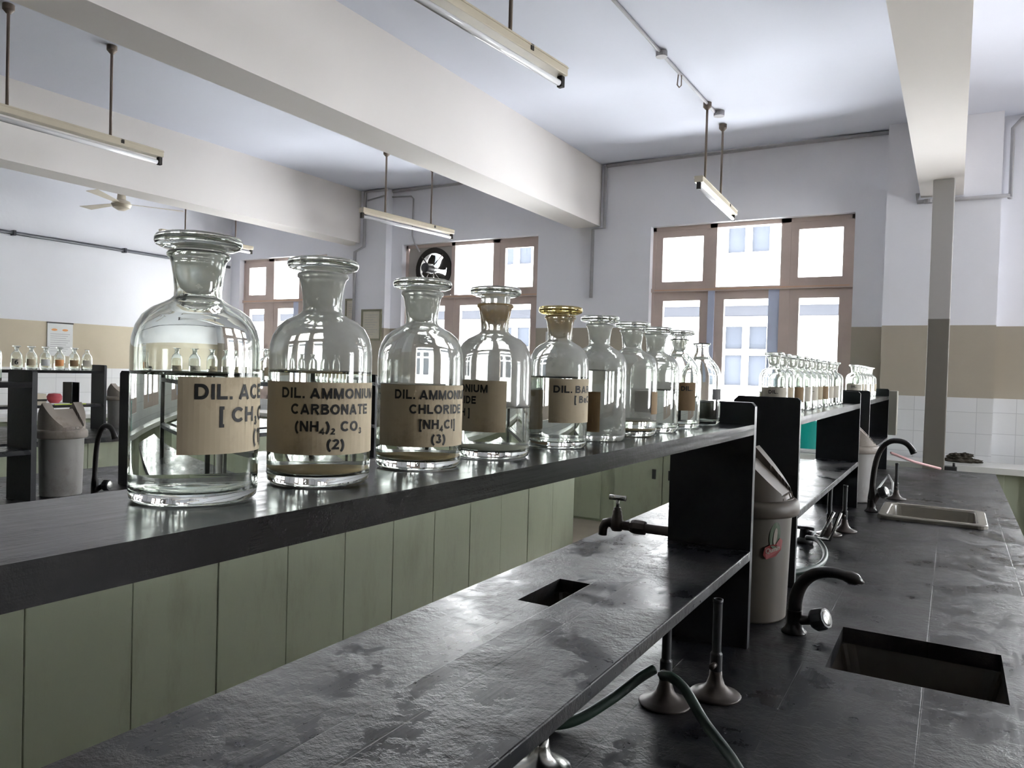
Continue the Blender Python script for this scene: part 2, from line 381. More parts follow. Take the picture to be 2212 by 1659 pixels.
def thing(name, label, cat, loc=(0, 0, 0), rotz=0, group=None):
    o = bpy.data.objects.new(name, None); COL.objects.link(o); o.location = loc; o.rotation_euler = (0, 0, rotz)
    o.empty_display_size = 0.05
    return tag(o, label, cat, group)
def dup(root, loc, rotz=None, label=None):
    r = root.copy(); COL.objects.link(r); r.location = loc
    if rotz is not None: r.rotation_euler = (0, 0, rotz)
    if label: r['label'] = label
    for ch in list(root.children):
        c = ch.copy(); COL.objects.link(c); c.parent = r
        for g in list(ch.children):
            d = g.copy(); COL.objects.link(d); d.parent = c
    return r
def arc(c, r, a0, a1, n, plane='xz'):
    out = []
    for i in range(n + 1):
        a = a0 + (a1 - a0) * i / n
        out.append((c[0] + r * math.cos(a), c[1], c[2] + r * math.sin(a)) if plane == 'xz' else (c[0], c[1] + r * math.cos(a), c[2] + r * math.sin(a)))
    return out

# ---------------------------------------------------------------- room shell
struct(G().box(XL - 0.2, XR + 0.2, YB - 0.2, YW + 0.2, -0.12, 0).obj('floor', M['floor']), 'dark brown screed floor')
struct(G().box(XL - 0.2, XR + 0.2, YB - 0.2, YW + 0.2, ZC, ZC + 0.15).obj('ceiling', M['ceiling']), 'pale blue white washed ceiling')
struct(G().plate(XL - 0.2, XR + 0.2, 0, ZC, YW, YW + 0.2, WIN, 'xz').obj('wall_back', M['wall']), 'window wall, white above a beige dado and white tiles')
struct(G().box(XL - 0.2, XL, YB, YW, 0, ZC).obj('wall_left', M['wall_l']), 'plain white wall above a beige dado')
struct(G().plate(YB, YW, 0, ZC, XR, XR + 0.2, RWIN, 'yz').obj('wall_right', M['wall_r']))
struct(G().box(XL, XR, YB - 0.2, YB, 0, ZC).obj('wall_front', M['wall_r']))
for x0, x1 in ((-0.258, 0.016), (-3.2, -2.92), (-6.06, -5.79), (2.62, 2.9)):
    struct(G().box(x0, x1, YB, YW, ZB, ZC).obj('ceiling_beam', M['beam']), 'deep white painted concrete ceiling beam')
struct(G().box(-0.49, 0.25, YW - 0.15, YW, 0, ZC).obj('wall_pilaster', M['wall']))
struct(G().box(-5.86, -5.42, YW - 0.1, YW, 0, ZC).obj('wall_pilaster', M['wall']))
o = G().bbox(-0.166, -0.036, 5.9, 6.03, 0, ZB, 0.006).obj('column', M['column'])
struct(o, 'slim grey column under the right beam')

# ---------------------------------------------------------------- windows
def rails(g, x0, x1, z0, z1, y0, y1, w, wt=None, wb=None, mi=0):
    wt = wt or w; wb = wb or w
    g.box(x0, x0 + w, y0, y1, z0, z1, mi); g.box(x1 - w, x1, y0, y1, z0, z1, mi)
    g.box(x0 + w, x1 - w, y0, y1, z1 - wt, z1, mi); g.box(x0 + w, x1 - w, y0, y1, z0, z0 + wb, mi); return g
def sash(parent, x0, x1, z0, z1, w=0.075, mat='wood', y=YW + 0.075, wl=None, wr=None, mats=None):
    """one casement: its stiles and rails, with its pane as a piece of it"""
    g = G(); wl = wl or w; wr = wr or w; y0, y1 = y, y + 0.04
    g.box(x0, x0 + wl, y0, y1, z0, z1, 0); g.box(x1 - wr, x1, y0, y1, z0, z1, 1 if mats else 0)
    g.box(x0 + wl, x1 - wr, y0, y1, z1 - w, z1, 0); g.box(x0 + wl, x1 - wr, y0, y1, z0, z0 + w, 0)
    s_ = g.obj('sash', [M[k] for k in mats] if mats else M[mat], parent)
    G().box(x0 + wl, x1 - wr, y + 0.018, y + 0.022, z0 + w, z1 - w).obj('pane', M['pane'], s_)
    return s_
def window(name, X0, X1, Z0, Z1, posts, ztr, fixed, fan=None, label=''):
    """posts: x spans of the uprights between the columns; ztr: transom (z0, z1)"""
    root = bpy.data.objects.new(name, None); COL.objects.link(root); struct(root, label)
    g = G(); y0, y1 = YW + 0.07, YW + 0.15
    g.box(X0, X0 + 0.03, y0, y1, Z0, Z1); g.box(X1 - 0.03, X1, y0, y1, Z0, Z1)
    g.box(X0, X1, y0, y1, Z1 - 0.035, Z1); g.box(X0, X1, y0, y1, Z0, Z0 + 0.05)
    g.box(X0, X1, y0 - 0.02, y1, ztr[0], ztr[1])
    for a, b in posts: g.box(a, b, y0, y1, Z0, Z1)
    g.obj('window_frame', M['wood'], root)
    G().box(X0 + 0.03, X1 - 0.03, y0 - 0.022, y0 - 0.02, ztr[0] + 0.01, ztr[1] - 0.01).obj('transom_strip', M['woodlight'], root)
    xs = [X0 + 0.03] + [v for p in posts for v in p] + [X1 - 0.03]
    for i in range(0, len(xs), 2):
        a, b = xs[i], xs[i + 1]
        if not (fan == i // 2):
            if i // 2 in fixed: G().box(a, b, YW + 0.11, YW + 0.114, ztr[1], Z1 - 0.035).obj('pane', M['pane'], root)
            else: sash(root, a, b, ztr[1], Z1 - 0.035, 0.062)
        if i // 2 == len(xs) // 4 and len(posts) == 2:
            sash(root, a, b, Z0 + 0.05, ztr[0], 0.075, mats=('wood', 'bluegrey'), wr=0.09)
        else: sash(root, a, b, Z0 + 0.05, ztr[0], 0.078)
    return root
W1 = window('window_1', *WIN[2], [(-1.895, -1.835), (-1.295, -1.215)], (CZ + 0.742, CZ + 0.775), {1}, label='three light wooden window above the right hand counter')
G().box(-1.895, -1.84, YW + 0.05, YW + 0.07, CZ - 0.06, CZ + 0.742).obj('post', M['bluegrey'], W1)
W2 = window('window_2', *WIN[1], [(-4.66, -4.615), (-4.14, -4.06)], (CZ + 0.742, CZ + 0.775), {1}, fan=0, label='wooden window with a fan panel in its upper corner')
W3 = window('window_3', *WIN[0], [(-7.42, -7.33), (-6.9, -6.83)], (CZ + 0.752, CZ + 0.79), {1}, label='wooden window beside the left wall')
for i, w in enumerate(WIN[3:]):
    window('window_%d' % (i + 4), *w, [(w[0] + 0.52, w[0] + 0.58), (w[0] + 1.12, w[0] + 1.2)], (CZ + 0.742, CZ + 0.775), {1})
# right wall windows: simple frames
for i, (a, b, c, d) in enumerate(RWIN):
    g = G(); x0, x1 = XR + 0.08, XR + 0.15
    for u, v in ((a, a + 0.06), (b - 0.06, b), ((a + b) / 2 - 0.03, (a + b) / 2 + 0.03)): g.box(x0, x1, u, v, c, d)
    for u, v in ((c, c + 0.06), (d - 0.06, d), (CZ + 0.74, CZ + 0.8)): g.box(x0, x1, a, b, u, v)
    w_ = g.obj('window_%d' % (i + 6), M['wood']); struct(w_)
    G().box(XR + 0.11, XR + 0.114, a, b, c, d).obj('pane', M['pane'], w_)

# exhaust fan in window 2
fx, fz, fy = -4.90, CZ + 1.06, YW + 0.085
ef = thing('exhaust_fan', 'round exhaust fan set in the grey panel of the fan window', 'fan', (fx, fy, fz))
g = G(); n = 40; R0 = 0.205
ring = [(R0 * math.cos(2 * PI * k / n), R0 * math.sin(2 * PI * k / n)) for k in range(n)]
x0, x1, z0, z1 = -5.24 - fx, -4.66 - fx, CZ + 0.775 - fz, CZ + 1.30 - fz
def sq(a):
    c, s_ = math.cos(a), math.sin(a)
    k = min(((x1 if c > 0 else x0) / c) if abs(c) > 1e-6 else 9, ((z1 if s_ > 0 else z0) / s_) if abs(s_) > 1e-6 else 9)
    return (k * c, k * s_)
for yy, mi in ((0.0, 0), (0.02, 0)):
    v = [(x, yy, z) for x, z in ring] + [(sq(2 * PI * k / n)[0], yy, sq(2 * PI * k / n)[1]) for k in range(n)]
    g.add(v, [(k, (k + 1) % n, (k + 1) % n + n, k + n) for k in range(n)])
v = [(x, 0.0, z) for x, z in ring] + [(x, 0.02, z) for x, z in ring]
g.add(v, [(k, (k + 1) % n, (k + 1) % n + n, k + n) for k in range(n)])
g.obj('panel', paint('fan panel', (0.40, 0.37, 0.34), 0.6), ef)
for cx_, cz_ in ((0, 0),):
    G().lathe([(R0 - 0.03, -0.012), (R0 + 0.03, -0.012), (R0 + 0.03, 0.0), (R0 - 0.01, 0.0), (R0 - 0.012, 0.09), (R0 - 0.03, 0.09), (R0 - 0.03, -0.012)], 40, axis=(0, 1, 0)).obj('ring', M['dark'], ef)
for k in range(4):
    a0 = 0.5 + k * PI / 2; g = G(); vs = []; m_ = 8
    for i in range(m_ + 1):
        r = 0.04 + (R0 - 0.075) * i / m_; w = 0.025 + 0.075 * math.sin(PI * 0.5 * i / m_)
        if i == m_: w = 0.05
        for sgn in (-1, 1):
            a = a0 + sgn * w / (r + 0.03); vs.append((r * math.cos(a), 0.035 + sgn * 0.025, r * math.sin(a)))
    fs = [(2 * i, 2 * i + 1, 2 * i + 3, 2 * i + 2) for i in range(m_)]
    g.add(vs, fs); b_ = g.obj('blade', M['dark'], ef, fix=False)
    sm = b_.modifiers.new('t', 'SOLIDIFY'); sm.thickness = 0.003
g = G().lathe([(0, -0.17), (0.04, -0.17), (0.052, -0.16), (0.055, -0.06), (0.045, -0.03), (0.03, 0.05), (0, 0.055)], 24, axis=(0, 1, 0))
g.obj('motor', M['iron'], ef)
g = G()
for a in (0.9, 2.4, 4.0, 5.4): g.tube([(0.04 * math.cos(a), -0.05, 0.04 * math.sin(a)), ((R0) * math.cos(a), -0.012, R0 * math.sin(a))], 0.006, 6)
g.obj('bracket', M['brass'], ef)

# ---------------------------------------------------------------- conduits and pipes
def pipe(name, runs, r, mat, label, cat='conduit', boxes=(), group=None):
    g = G()
    for run in runs: g.tube(run, r, 8)
    o = g.obj(name, M[mat]); tag(o, label, cat, group)
    if boxes:
        for (x, y, z, s_) in boxes:
            G().lathe([(0, s_ * 0.5), (s_, s_ * 0.5), (s_, -s_ * 0.4), (0, -s_ * 0.4)], 12, (x, y, z), smooth=False).obj('junction_box', M[mat], o)
    return o
c = CZ
pipe('wall_conduit', [[(-0.5, 6.575, ZC - 0.02), (-2.865, 6.575, ZC - 0.02)], [(-2.872, 6.575, ZC - 0.02), (-2.872, 6.575, c + 1.35), (-2.985, 6.575, c + 1.345), (-2.985, 6.575, c + 0.7)]], 0.017, 'conduit',
     'grey conduit along the ceiling edge above the three light window, dropping beside the main beam')
pipe('wall_conduit', [[(-3.25, 6.575, ZC - 0.02), (-5.40, 6.575, ZC - 0.02)], [(-5.40, 6.48, ZC - 0.02), (-5.715, 6.48, ZC - 0.02), (-5.715, 6.48, c + 1.32), (-5.845, 6.48, c + 1.27), (-5.845, 6.48, c + 0.44)]], 0.017, 'conduit',
     'grey conduit along the ceiling edge above the fan window, jogging down behind the second beam')
pipe('wall_conduit', [[(-5.68, 6.485, c + 1.83), (-5.45, 6.485, c + 1.865)], [(-5.41, 6.58, c + 1.865), (-5.15, 6.58, c + 1.85), (-5.12, 6.58, c + 1.82), (-5.12, 6.58, c + 1.42), (-5.1, 6.6, c + 1.34), (-5.05, 6.62, c + 1.25)]], 0.009, 'conduit',
     'thin wiring conduit looping down to the exhaust fan')
pipe('wall_conduit', [[(-0.28, 6.43, c + 1.40), (-0.28, 6.43, c + 1.335), (0.30, 6.43, c + 1.335)], [(0.30, 6.50, c + 1.335), (0.31, 6.57, c + 1.34), (0.31, 6.57, c + 1.85), (0.36, 6.57, c + 1.91), (0.6, 6.57, c + 1.92)]], 0.014, 'conduit',
     'grey conduit crossing the pilaster behind the column', boxes=[(-0.21, 6.43, c + 1.335, 0.03)])
pipe('ceiling_conduit', [[(-1.60, 0.5, ZC - 0.012), (-1.59, 4.4, ZC - 0.012), (-1.582, 5.6, ZC - 0.012)]], 0.010, 'conduit',
     'grey conduit run with round junction boxes across the ceiling', boxes=[(-1.589, 4.42, ZC - 0.02, 0.035), (-1.56, 5.61, ZC - 0.02, 0.04)])
hk = G().tube([(-1.60, 4.78, ZC), (-1.60, 4.76, ZC - 0.085), (-1.59, 4.77, ZC - 0.1), (-1.58, 4.78, ZC - 0.085), (-1.58, 4.78, ZC - 0.02)], 0.004, 8).obj('ceiling_hook', M['rod'])
tag(hk, 'dark wire loop hanging from the ceiling beside the conduit', 'hook')
lp = pipe('wall_pipe', [[(-7.99, -2.0, c + 1.2), (-7.99, 6.54, c + 1.2)]], 0.018, 'pipe', 'black pipe running along the left wall', 'pipe')
for y in (3.98, 5.13, 6.3): G().box(-8.03, -7.968, y - 0.012, y + 0.012, c + 1.175, c + 1.225).obj('bracket', M['pipe'], lp)

# ---------------------------------------------------------------- tube lamps
def lamp(x, y0, rods, zoff=0.0, tilt=0.0, label='', xo=0.0, slack=None):
    zl = c + 1.385 + zoff; L = 1.21
    t = thing('tube_lamp', label, 'lamp', (x, y0, zl), tilt, 'hanging tube lamps')
    G().bbox(-0.03, 0.03, 0, L, -0.045, 0.0, 0.004).box(-0.034, 0.034, 0.0, L, -0.012, -0.008).obj('housing', M['cream'], t)
    G().tube([(0, 0.03, -0.078), (0, L - 0.03, -0.078)], 0.0135, 14).obj('tube', M['tube'], t)
    for y in (0.012, L - 0.012):
        G().bbox(-0.014, 0.014, y - 0.013, y + 0.013, -0.094, -0.044, 0.003).obj('tube_holder', M['dark'], t)
    G().box(-0.012, 0.03 + 0.004, L - 0.30, L - 0.28, -0.03, -0.005).obj('clip', M['dark'], t)
    for yr in rods:
        G().tube([(xo, yr - y0, -0.002), (xo, yr - y0, ZC - zl)], 0.0085, 8).obj('rod', M['rod'], t)
        G().lathe([(0, 0), (0.03, 0), (0.03, -0.03), (0.012, -0.05), (0, -0.05)], 12, (xo, yr - y0, ZC - zl)).obj('rose', M['rod'], t)
    return t
lamp(-1.712, 1.915, (2.12, 2.717), tilt=-0.1, label='cream tube lamp nearest overhead, hung before the main beam')
lamp(-4.598, 1.985, (2.244, 2.843), label='cream tube lamp in the upper corner left of the main beam')
lamp(-4.532, 5.09, (5.377, 5.985), tilt=-0.112, label='cream tube lamp in front of the fan window')
lamp(-1.578, 5.215, (5.397, 5.916), tilt=0.048, label='cream tube lamp above the three light window')
lamp(-7.30, 5.08, (5.38, 6.05), label='far tube lamp above the window beside the left wall')

# ceiling fan, at rest
cf = thing('ceiling_fan', 'cream ceiling fan hanging near the left wall', 'fan', (-6.92, 4.4, c + 1.47))
G().tube([(0, 0, 0.02), (0, 0, ZC - c - 1.47)], 0.012, 8).obj('downrod', M['cream'], cf)
G().lathe([(0, -0.055), (0.03, -0.055), (0.075, -0.03), (0.09, 0.0), (0.075, 0.03), (0.04, 0.045), (0.035, 0.10), (0, 0.10)], 24).obj('motor', M['cream'], cf)
for k in range(3):
    a = 1.10 + k * 2 * PI / 3
    g = G().prism([(0.07, -0.02), (0.16, -0.03), (0.54, -0.06), (0.56, 0.05), (0.16, 0.03), (0.07, 0.02)], 0.008, 0.012, plane='xy')
    b_ = g.obj('blade', M['cream'], cf); b_.rotation_euler = (0.12, 0, a)

# ---------------------------------------------------------------- benches
def bench(xc, y0, y1, holes, label, x0=None, x1=None, pw=0.372):
    x0 = xc - 0.66 if x0 is None else x0; x1 = xc + 0.655 if x1 is None else x1
    t = thing('lab_bench', label, 'bench', (0, 0, 0), 0, 'lab benches')
    G().plate(x0, x1, y0, y1, BT - 0.035, BT, holes).obj('worktop', M['worktop'], t)
    bx0, bx1 = x0 + 0.05, x1 - 0.05
    hol = [(h[0] - 0.03, h[1] + 0.03, h[2] - 0.03, h[3] + 0.03) for h in holes]
    G().plate(bx0 + 0.02, bx1 - 0.02, y0 + 0.05, y1 - 0.05, 0.02, BT - 0.036, hol).obj('carcass', M['green'], t)
    g = G(); n = int((y1 - 0.03 - y0) / pw)
    for k in range(n):
        b = y1 - 0.02 - k * pw; off = random.uniform(-0.0015, 0.0015)
        g.bbox(bx1 - 0.02 + off, bx1 + off, b - pw + 0.0025, b, 0.0, BT - 0.038, 0.0025, seg=1)
    g.obj('plank_cladding', M['green'], t)
    g = G()
    for k in range(n):
        b = y1 - 0.02 - k * pw
        g.bbox(bx0, bx0 + 0.02, b - pw + 0.0025, b, 0.0, BT - 0.038, 0.0025, seg=1)
    g.obj('plank_cladding', M['green'], t)
    return t
H1 = (-0.20, 0.105, 1.60, 1.885); H1L = (-0.912, -0.60, 1.627, 1.862); H2 = (-0.235, 0.115, 3.47, 3.83)
bench(-0.41, -1.5, 5.63, [H1, H1L, H2], 'long black topped bench in front, under the nearest bottle row', -1.07, 0.245)
bench(-3.16, -1.5, 5.135, [], 'second lab bench across the aisle, clad in pale green planks', -3.82, -2.36, 0.3516)
bench(-5.9, -1.5, 5.40, [], 'third lab bench, farthest towards the left wall')

def rounded(x0, x1, y0, y1, r, n=5):
    pts = []
    for cx_, cy_, a in ((x1 - r, y1 - r, 0), (x0 + r, y1 - r, PI / 2), (x0 + r, y0 + r, PI), (x1 - r, y0 + r, 1.5 * PI)):
        pts += [(cx_ + r * math.cos(a + PI / 2 * i / n), cy_ + r * math.sin(a + PI / 2 * i / n)) for i in range(n + 1)]
    return pts
def basin(h, depth, mat, label, rim=0.0, rimmat=None):
    x0, x1, y0, y1 = h; t = thing('sink_basin', label, 'sink', ((x0 + x1) / 2, (y0 + y1) / 2, BT))
    ax, ay = (x1 - x0) / 2, (y1 - y0) / 2; e = 0.004; top = 0.010 if rim else -0.0358
    if not rim: e = -0.008
    loops = [(rounded(-ax + e, ax - e, -ay + e, ay - e, 0.03), top)]
    loops += [(rounded(-ax + e + 0.004 + rim, ax - e - 0.004 - rim, -ay + e + 0.004 + rim, ay - e - 0.004 - rim, 0.03), top)]
    loops += [(rounded(-ax + 0.02 + rim, ax - 0.02 - rim, -ay + 0.02 + rim, ay - 0.02 - rim, 0.03), -depth)]
    loops += [(rounded(-ax + 0.022 + rim, ax - 0.022 - rim, -ay + 0.022 + rim, ay - 0.022 - rim, 0.03), -depth - 0.01), (rounded(-ax + e, ax - e, -ay + e, ay - e, 0.03), -depth - 0.01)]
    g = G(); n = len(loops[0][0]); vs = [(x, y, z) for lp_, z in loops for x, y in lp_]
    fs = []
    for a in range(2):
        fs += [(a * n + k, a * n + (k + 1) % n, (a + 1) * n + (k + 1) % n, (a + 1) * n + k) for k in range(n)]
    fs.append(tuple(range(2 * n, 3 * n)))
    g.add(vs[:3 * n], fs); o = g.obj('bowl', M[mat], t, fix=False)
    if rim:
        g = G(); E = 0.02
        lo = [(rounded(-ax - E, ax + E, -ay - E, ay + E, 0.035), 0.0005), (rounded(-ax - E, ax + E, -ay - E, ay + E, 0.035), 0.012), (rounded(-ax - E + 0.004, ax + E - 0.004, -ay - E + 0.004, ay + E - 0.004, 0.033), 0.016),
              (rounded(-ax + rim, ax - rim, -ay + rim, ay - rim, 0.03), 0.016), (rounded(-ax + rim + 0.006, ax - rim - 0.006, -ay + rim + 0.006, ay - rim - 0.006, 0.03), 0.006)]
        n = len(lo[0][0]); vs = [(x, y, z) for lp_, z in lo for x, y in lp_]
        g.add(vs, [(a * n + k, a * n + (k + 1) % n, (a + 1) * n + (k + 1) % n, (a + 1) * n + k) for a in range(4) for k in range(n)])
        g.obj('rim', M[rimmat], t)
    G().lathe([(0.0, -depth + 0.002), (0.02, -depth + 0.002), (0.022, -depth + 0.004), (0.026, -depth + 0.001)], 16).obj('drain', M['brass'], t)
    return t
basin(H1, 0.13, 'sink', 'dark stained sink sunk in the front bench beside the black swan neck tap')
basin(H1L, 0.13, 'sink', 'small dark sink hole under the old brass bib tap')
basin(H2, 0.12, 'sinkrim', 'rimmed pale sink farther along the front bench', 0.012, 'sinkrim')

# reagent racks
def rack(xc, y0, y1, label, s0=None, s1=None, bx=-0.065, grp='reagent racks'):
    """two end boards, an upper and a lower shelf standing on a bench"""
    t = thing('reagent_rack', label, 'shelf', (xc, y0, BT), 0, grp)
    x0, x1 = -0.0885, 0.0885; L = y1 - y0; H = 0.513
    for ya, yb in ((0, 0.02), (L - 0.02, L)):
        poly = [(x0, 0), (x1, 0), (x1, H - 0.008), (x1 - 0.008, H), (x0 + 0.012, H), (x0, H - 0.012)]
        G().prism(poly, ya, yb).obj('end_panel', M['panel'], t)
    s0 = 0.467 if s0 is None else s0; s1 = 0.467 if s1 is None else s1
    th = 0.0215
    v = [(x, y, z) for (y, zt) in ((0.0205, s0), (L - 0.0205, s1)) for x, z in ((bx, zt - th), (x1, zt - th), (x1 + 0.0, zt), (bx, zt))]
    G().add(v, [(0, 3, 2, 1), (4, 5, 6, 7), (0, 1, 5, 4), (1, 2, 6, 5), (2, 3, 7, 6), (3, 0, 4, 7)]).obj('upper_shelf', M['shelf'], t)
    G().bbox(x0 + 0.004, x1 + 0.001, 0.0205, L - 0.0205, 0.185, 0.205, 0.002).obj('lower_shelf', M['worktop'], t)
    return t
RX = -0.4415
zs = lambda Y: c - 0.0898 - 0.0057 * Y
rack(RX, 0.075, 1.63, 'nearest black reagent rack, carrying the large labelled bottles', zs(0.075) - BT, zs(1.63) - BT, bx=-0.0580)
rack(RX, 2.15, 3.69, 'middle black reagent rack of the front bench, behind the first bin', 0.462, 0.462)
rack(RX, 4.12, 5.40, 'farthest black reagent rack of the front bench, near the column')
rack(-3.17, 0.075, 1.63, 'black reagent rack on the second bench, left of the open bin')
rack(-3.17, 2.08, 3.65, 'black reagent rack on the second bench, seen through the first bottle')
rack(-5.9, 2.05, 3.60, 'black reagent rack on the third bench with small bottles in a row')

# counters along the walls
ct = thing('window_counter', 'white marble topped counter with green cupboards under the windows', 'counter', (0, 0, 0))
G().bbox(-7.5, XR - 0.05, 6.05, YW - 0.155, BT - 0.045, BT - 0.001, 0.004).obj('countertop', M['marble'], ct)
G().box(-7.45, XR - 0.1, 6.12, YW - 0.16, 0.0, BT - 0.046).obj('carcass', M['green'], ct)
for k in range(14):
    x0 = -7.40 + k * 0.98; x1 = x0 + 0.86
    for j in range(2):
        a = x0 + j * 0.43 + 0.003
        d = G().bbox(a, a + 0.424, 6.10, 6.118, 0.02, BT - 0.05, 0.003).obj('door', M['green'], ct)
        if k == 5 or k == 7 or k == 8: G().box(a + (0.34 if j == 0 else 0.05), a + (0.37 if j == 0 else 0.08), 6.09, 6.10, 0.42, 0.5).obj('latch', M['iron'], d)
lw = thing('wall_counter', 'white topped counter with green drawers along the left wall', 'counter', (0, 0, 0))
G().bbox(XL + 0.01, -7.53, 0.6, 6.0, BT - 0.045, BT - 0.001, 0.004).obj('countertop', M['marble'], lw)
G().box(XL + 0.02, -7.6, 0.65, 5.95, 0.0, BT - 0.046).obj('carcass', M['green'], lw)
for k in range(8):
    y = 0.7 + k * 0.65
    for z0, z1 in ((BT - 0.2, BT - 0.06), (0.05, BT - 0.215)):
        d = G().bbox(-7.6, -7.582, y + 0.01, y + 0.63, z0, z1, 0.003).obj('drawer' if z0 > 0.2 else 'door', M['green'], lw)
        G().lathe([(0.012, 0), (0.014, 0.02), (0, 0.024)], 10, (-7.582, y + 0.32, (z0 + z1) / 2), axis=(1, 0, 0)).obj('knob', M['iron'], d)

# ---------------------------------------------------------------- bottles
def text_geo(s, size, bold=0.03):
    cu = bpy.data.curves.new('lettering', 'FONT'); cu.body = s; cu.size = size; cu.offset = size * bold * 0.5; cu.resolution_u = 3
    ob = bpy.data.objects.new('lettering', cu); COL.objects.link(ob)
    me = ob.to_mesh(); v = [tuple(q.co) for q in me.vertices]; f = [tuple(p.vertices) for p in me.polygons]
    ob.to_mesh_clear(); bpy.data.objects.remove(ob); bpy.data.curves.remove(cu)
    return v, f
_T = 0.215; _h2 = _T / 2
def _el(cx_, cy_, rx, ry, a0, a1, n=12):
    return [(cx_ + rx * math.cos(math.radians(a0 + (a1 - a0) * i / n)), cy_ + ry * math.sin(math.radians(a0 + (a1 - a0) * i / n))) for i in range(n + 1)]
def _glyphs():
    h = _h2; T1 = 1 - h; m = 0.5; R = 0.5 - h
    V_ = lambda x: [(x, 0), (x, 1)]
    g = {}
    g['D'] = (0.88, [V_(h), [(h, T1)] + _el(0.40, m, 0.48 - h, R, 90, -90) + [(h, h)]])
    g['I'] = (_T, [V_(h)]); g['L'] = (0.72, [[(h, 1), (h, h), (0.72, h)]]); g['.'] = (0.2, [[(0.1, 0), (0.1, 0.2)]])
    g['A'] = (0.98, [[(0.09, 0), (0.49, 0.96)], [(0.89, 0), (0.49, 0.96)], [(0.2, 0.28), (0.78, 0.28)]])
    g['C'] = (0.92, [_el(0.5, m, 0.5 - h, R, 42, 318, 18)]); g['O'] = (1.0, [_el(0.5, m, 0.5 - h, R, 0, 360, 24)])
    g['E'] = (0.76, [[(0.76, T1), (h, T1), (h, h), (0.76, h)], [(h, m + 0.02), (0.70, m + 0.02)]])
    g['T'] = (0.82, [[(0, T1), (0.82, T1)], V_(0.41)]); g['H'] = (0.86, [V_(h), V_(0.86 - h), [(h, m + 0.02), (0.86 - h, m + 0.02)]])
    g['M'] = (1.02, [V_(h), V_(1.02 - h), [(h + 0.02, 0.97), (0.51, 0.06), (1.0 - h, 0.97)]]); g['N'] = (0.86, [V_(h), V_(0.86 - h), [(h + 0.02, 0.95), (0.84 - h, 0.05)]])
    g['U'] = (0.86, [[(h, 1)] + _el(0.43, 0.36, 0.43 - h, 0.36 - h, 180, 360) + [(0.86 - h, 1)]])
    g['R'] = (0.9, [V_(h), [(h, T1)] + _el(0.48, 0.735, 0.32 - h + 0.04, 0.265 - h, 90, -90) + [(h, 0.47)], [(0.45, 0.47), (0.80, 0)]])
    g['B'] = (0.86, [V_(h), [(h, T1)] + _el(0.46, 0.755, 0.3 - h + 0.02, 0.245 - h, 90, -90) + [(h, 0.51)], [(h, 0.51)] + _el(0.47, 0.30, 0.37 - h + 0.02, 0.30 - h, 90, -90) + [(h, h)]])
    g['X'] = (0.9, [[(0.1, 0), (0.8, 1)], [(0.1, 1), (0.8, 0)]]); g['Y'] = (0.9, [[(0.1, 1), (0.45, 0.45), (0.8, 1)], [(0.45, 0.45), (0.45, 0)]])
    g['('] = (0.34, [_el(0.5, 0.38, 0.41, 0.62, 115, 245)]); g[')'] = (0.34, [_el(-0.16, 0.38, 0.41, 0.62, 65, -65)])
    g['['] = (0.3, [[(0.3, 0.95), (h, 0.95), (h, -0.2), (0.3, -0.2)]]); g[']'] = (0.3, [[(0, 0.95), (0.3 - h, 0.95), (0.3 - h, -0.2), (0, -0.2)]])
    g['1'] = (0.45, [[(0.05, 0.74), (0.33, 0.93)], V_(0.36)]); g['2'] = (0.66, [_el(0.33, 0.70, 0.33 - h, 0.30 - h, 165, -35) + [(0.1, h), (0.66, h)]])
    g['3'] = (0.66, [_el(0.31, 0.74, 0.28 - h + 0.02, 0.26 - h, 160, -85) , _el(0.31, 0.29, 0.34 - h, 0.29 - h, 90, -165)])
    g['4'] = (0.70, [[(0.47, 0), (0.47, 0.94), (0.07, 0.3), (0.70, 0.3)]]); g['5'] = (0.66, [[(0.6, T1), (0.16, T1), (0.12, 0.52)] + _el(0.31, 0.33, 0.35 - h, 0.33 - h, 120, -160)])
    g['6'] = (0.68, [_el(0.34, 0.32, 0.34 - h, 0.32 - h, 0, 360, 20), _el(0.46, 0.42, 0.46 - h, 0.58 - h, 70, 185)])
    g['l'] = (_T, [V_(h)]); g['a'] = (0.62, [_el(0.30, 0.26, 0.30 - h, 0.26 - h, 0, 360, 16), [(0.62 - h, 0), (0.62 - h, 0.45)] + _el(0.30, 0.46, 0.30 - h + 0.05, 0.25 - h, 10, 160)])
    return g
GLY = _glyphs()
def ribbon(pts, t):
    V, F = [], []; n = len(pts); P = [Vector((p[0], p[1])) for p in pts]
    closed = (P[0] - P[-1]).length < 1e-4
    for i in range(n):
        a = P[i - 1] if i > 0 else (P[-2] if closed else None); b = P[i + 1] if i < n - 1 else (P[1] if closed else None)
        d0 = (P[i] - a).normalized() if a is not None else None; d1 = (b - P[i]).normalized() if b is not None else None
        d = (d0 + d1).normalized() if d0 is not None and d1 is not None and (d0 + d1).length > 0.2 else (d1 if d0 is None else d0)
        k = 1.0
        if d0 is not None and d1 is not None: k = min(2.2, 1 / max(0.4, d.dot(d1)))
        nn = Vector((-d.y, d.x)) * t / 2 * k; V += [(P[i] + nn)[:], (P[i] - nn)[:]]
        if i: q = 2 * i; F.append((q - 2, q - 1, q + 1, q))
    return V, F
def word_geo(s, cap):
    V, F, x = [], [], 0.0
    for ch_ in s:
        if ch_ == ' ': x += 0.36; continue
        w, st_ = GLY[ch_]
        for ln in st_:
            v, f = ribbon(ln, _T); o = len(V); V += [((p[0] + x) * cap, p[1] * cap) for p in v]; F += [tuple(i + o for i in q) for q in f]
        x += w + 0.17
    return V, F, (x - 0.17) * cap
_h = text_geo('H', 1.0, 0.0)[0]; CAP = max(p[1] for p in _h)
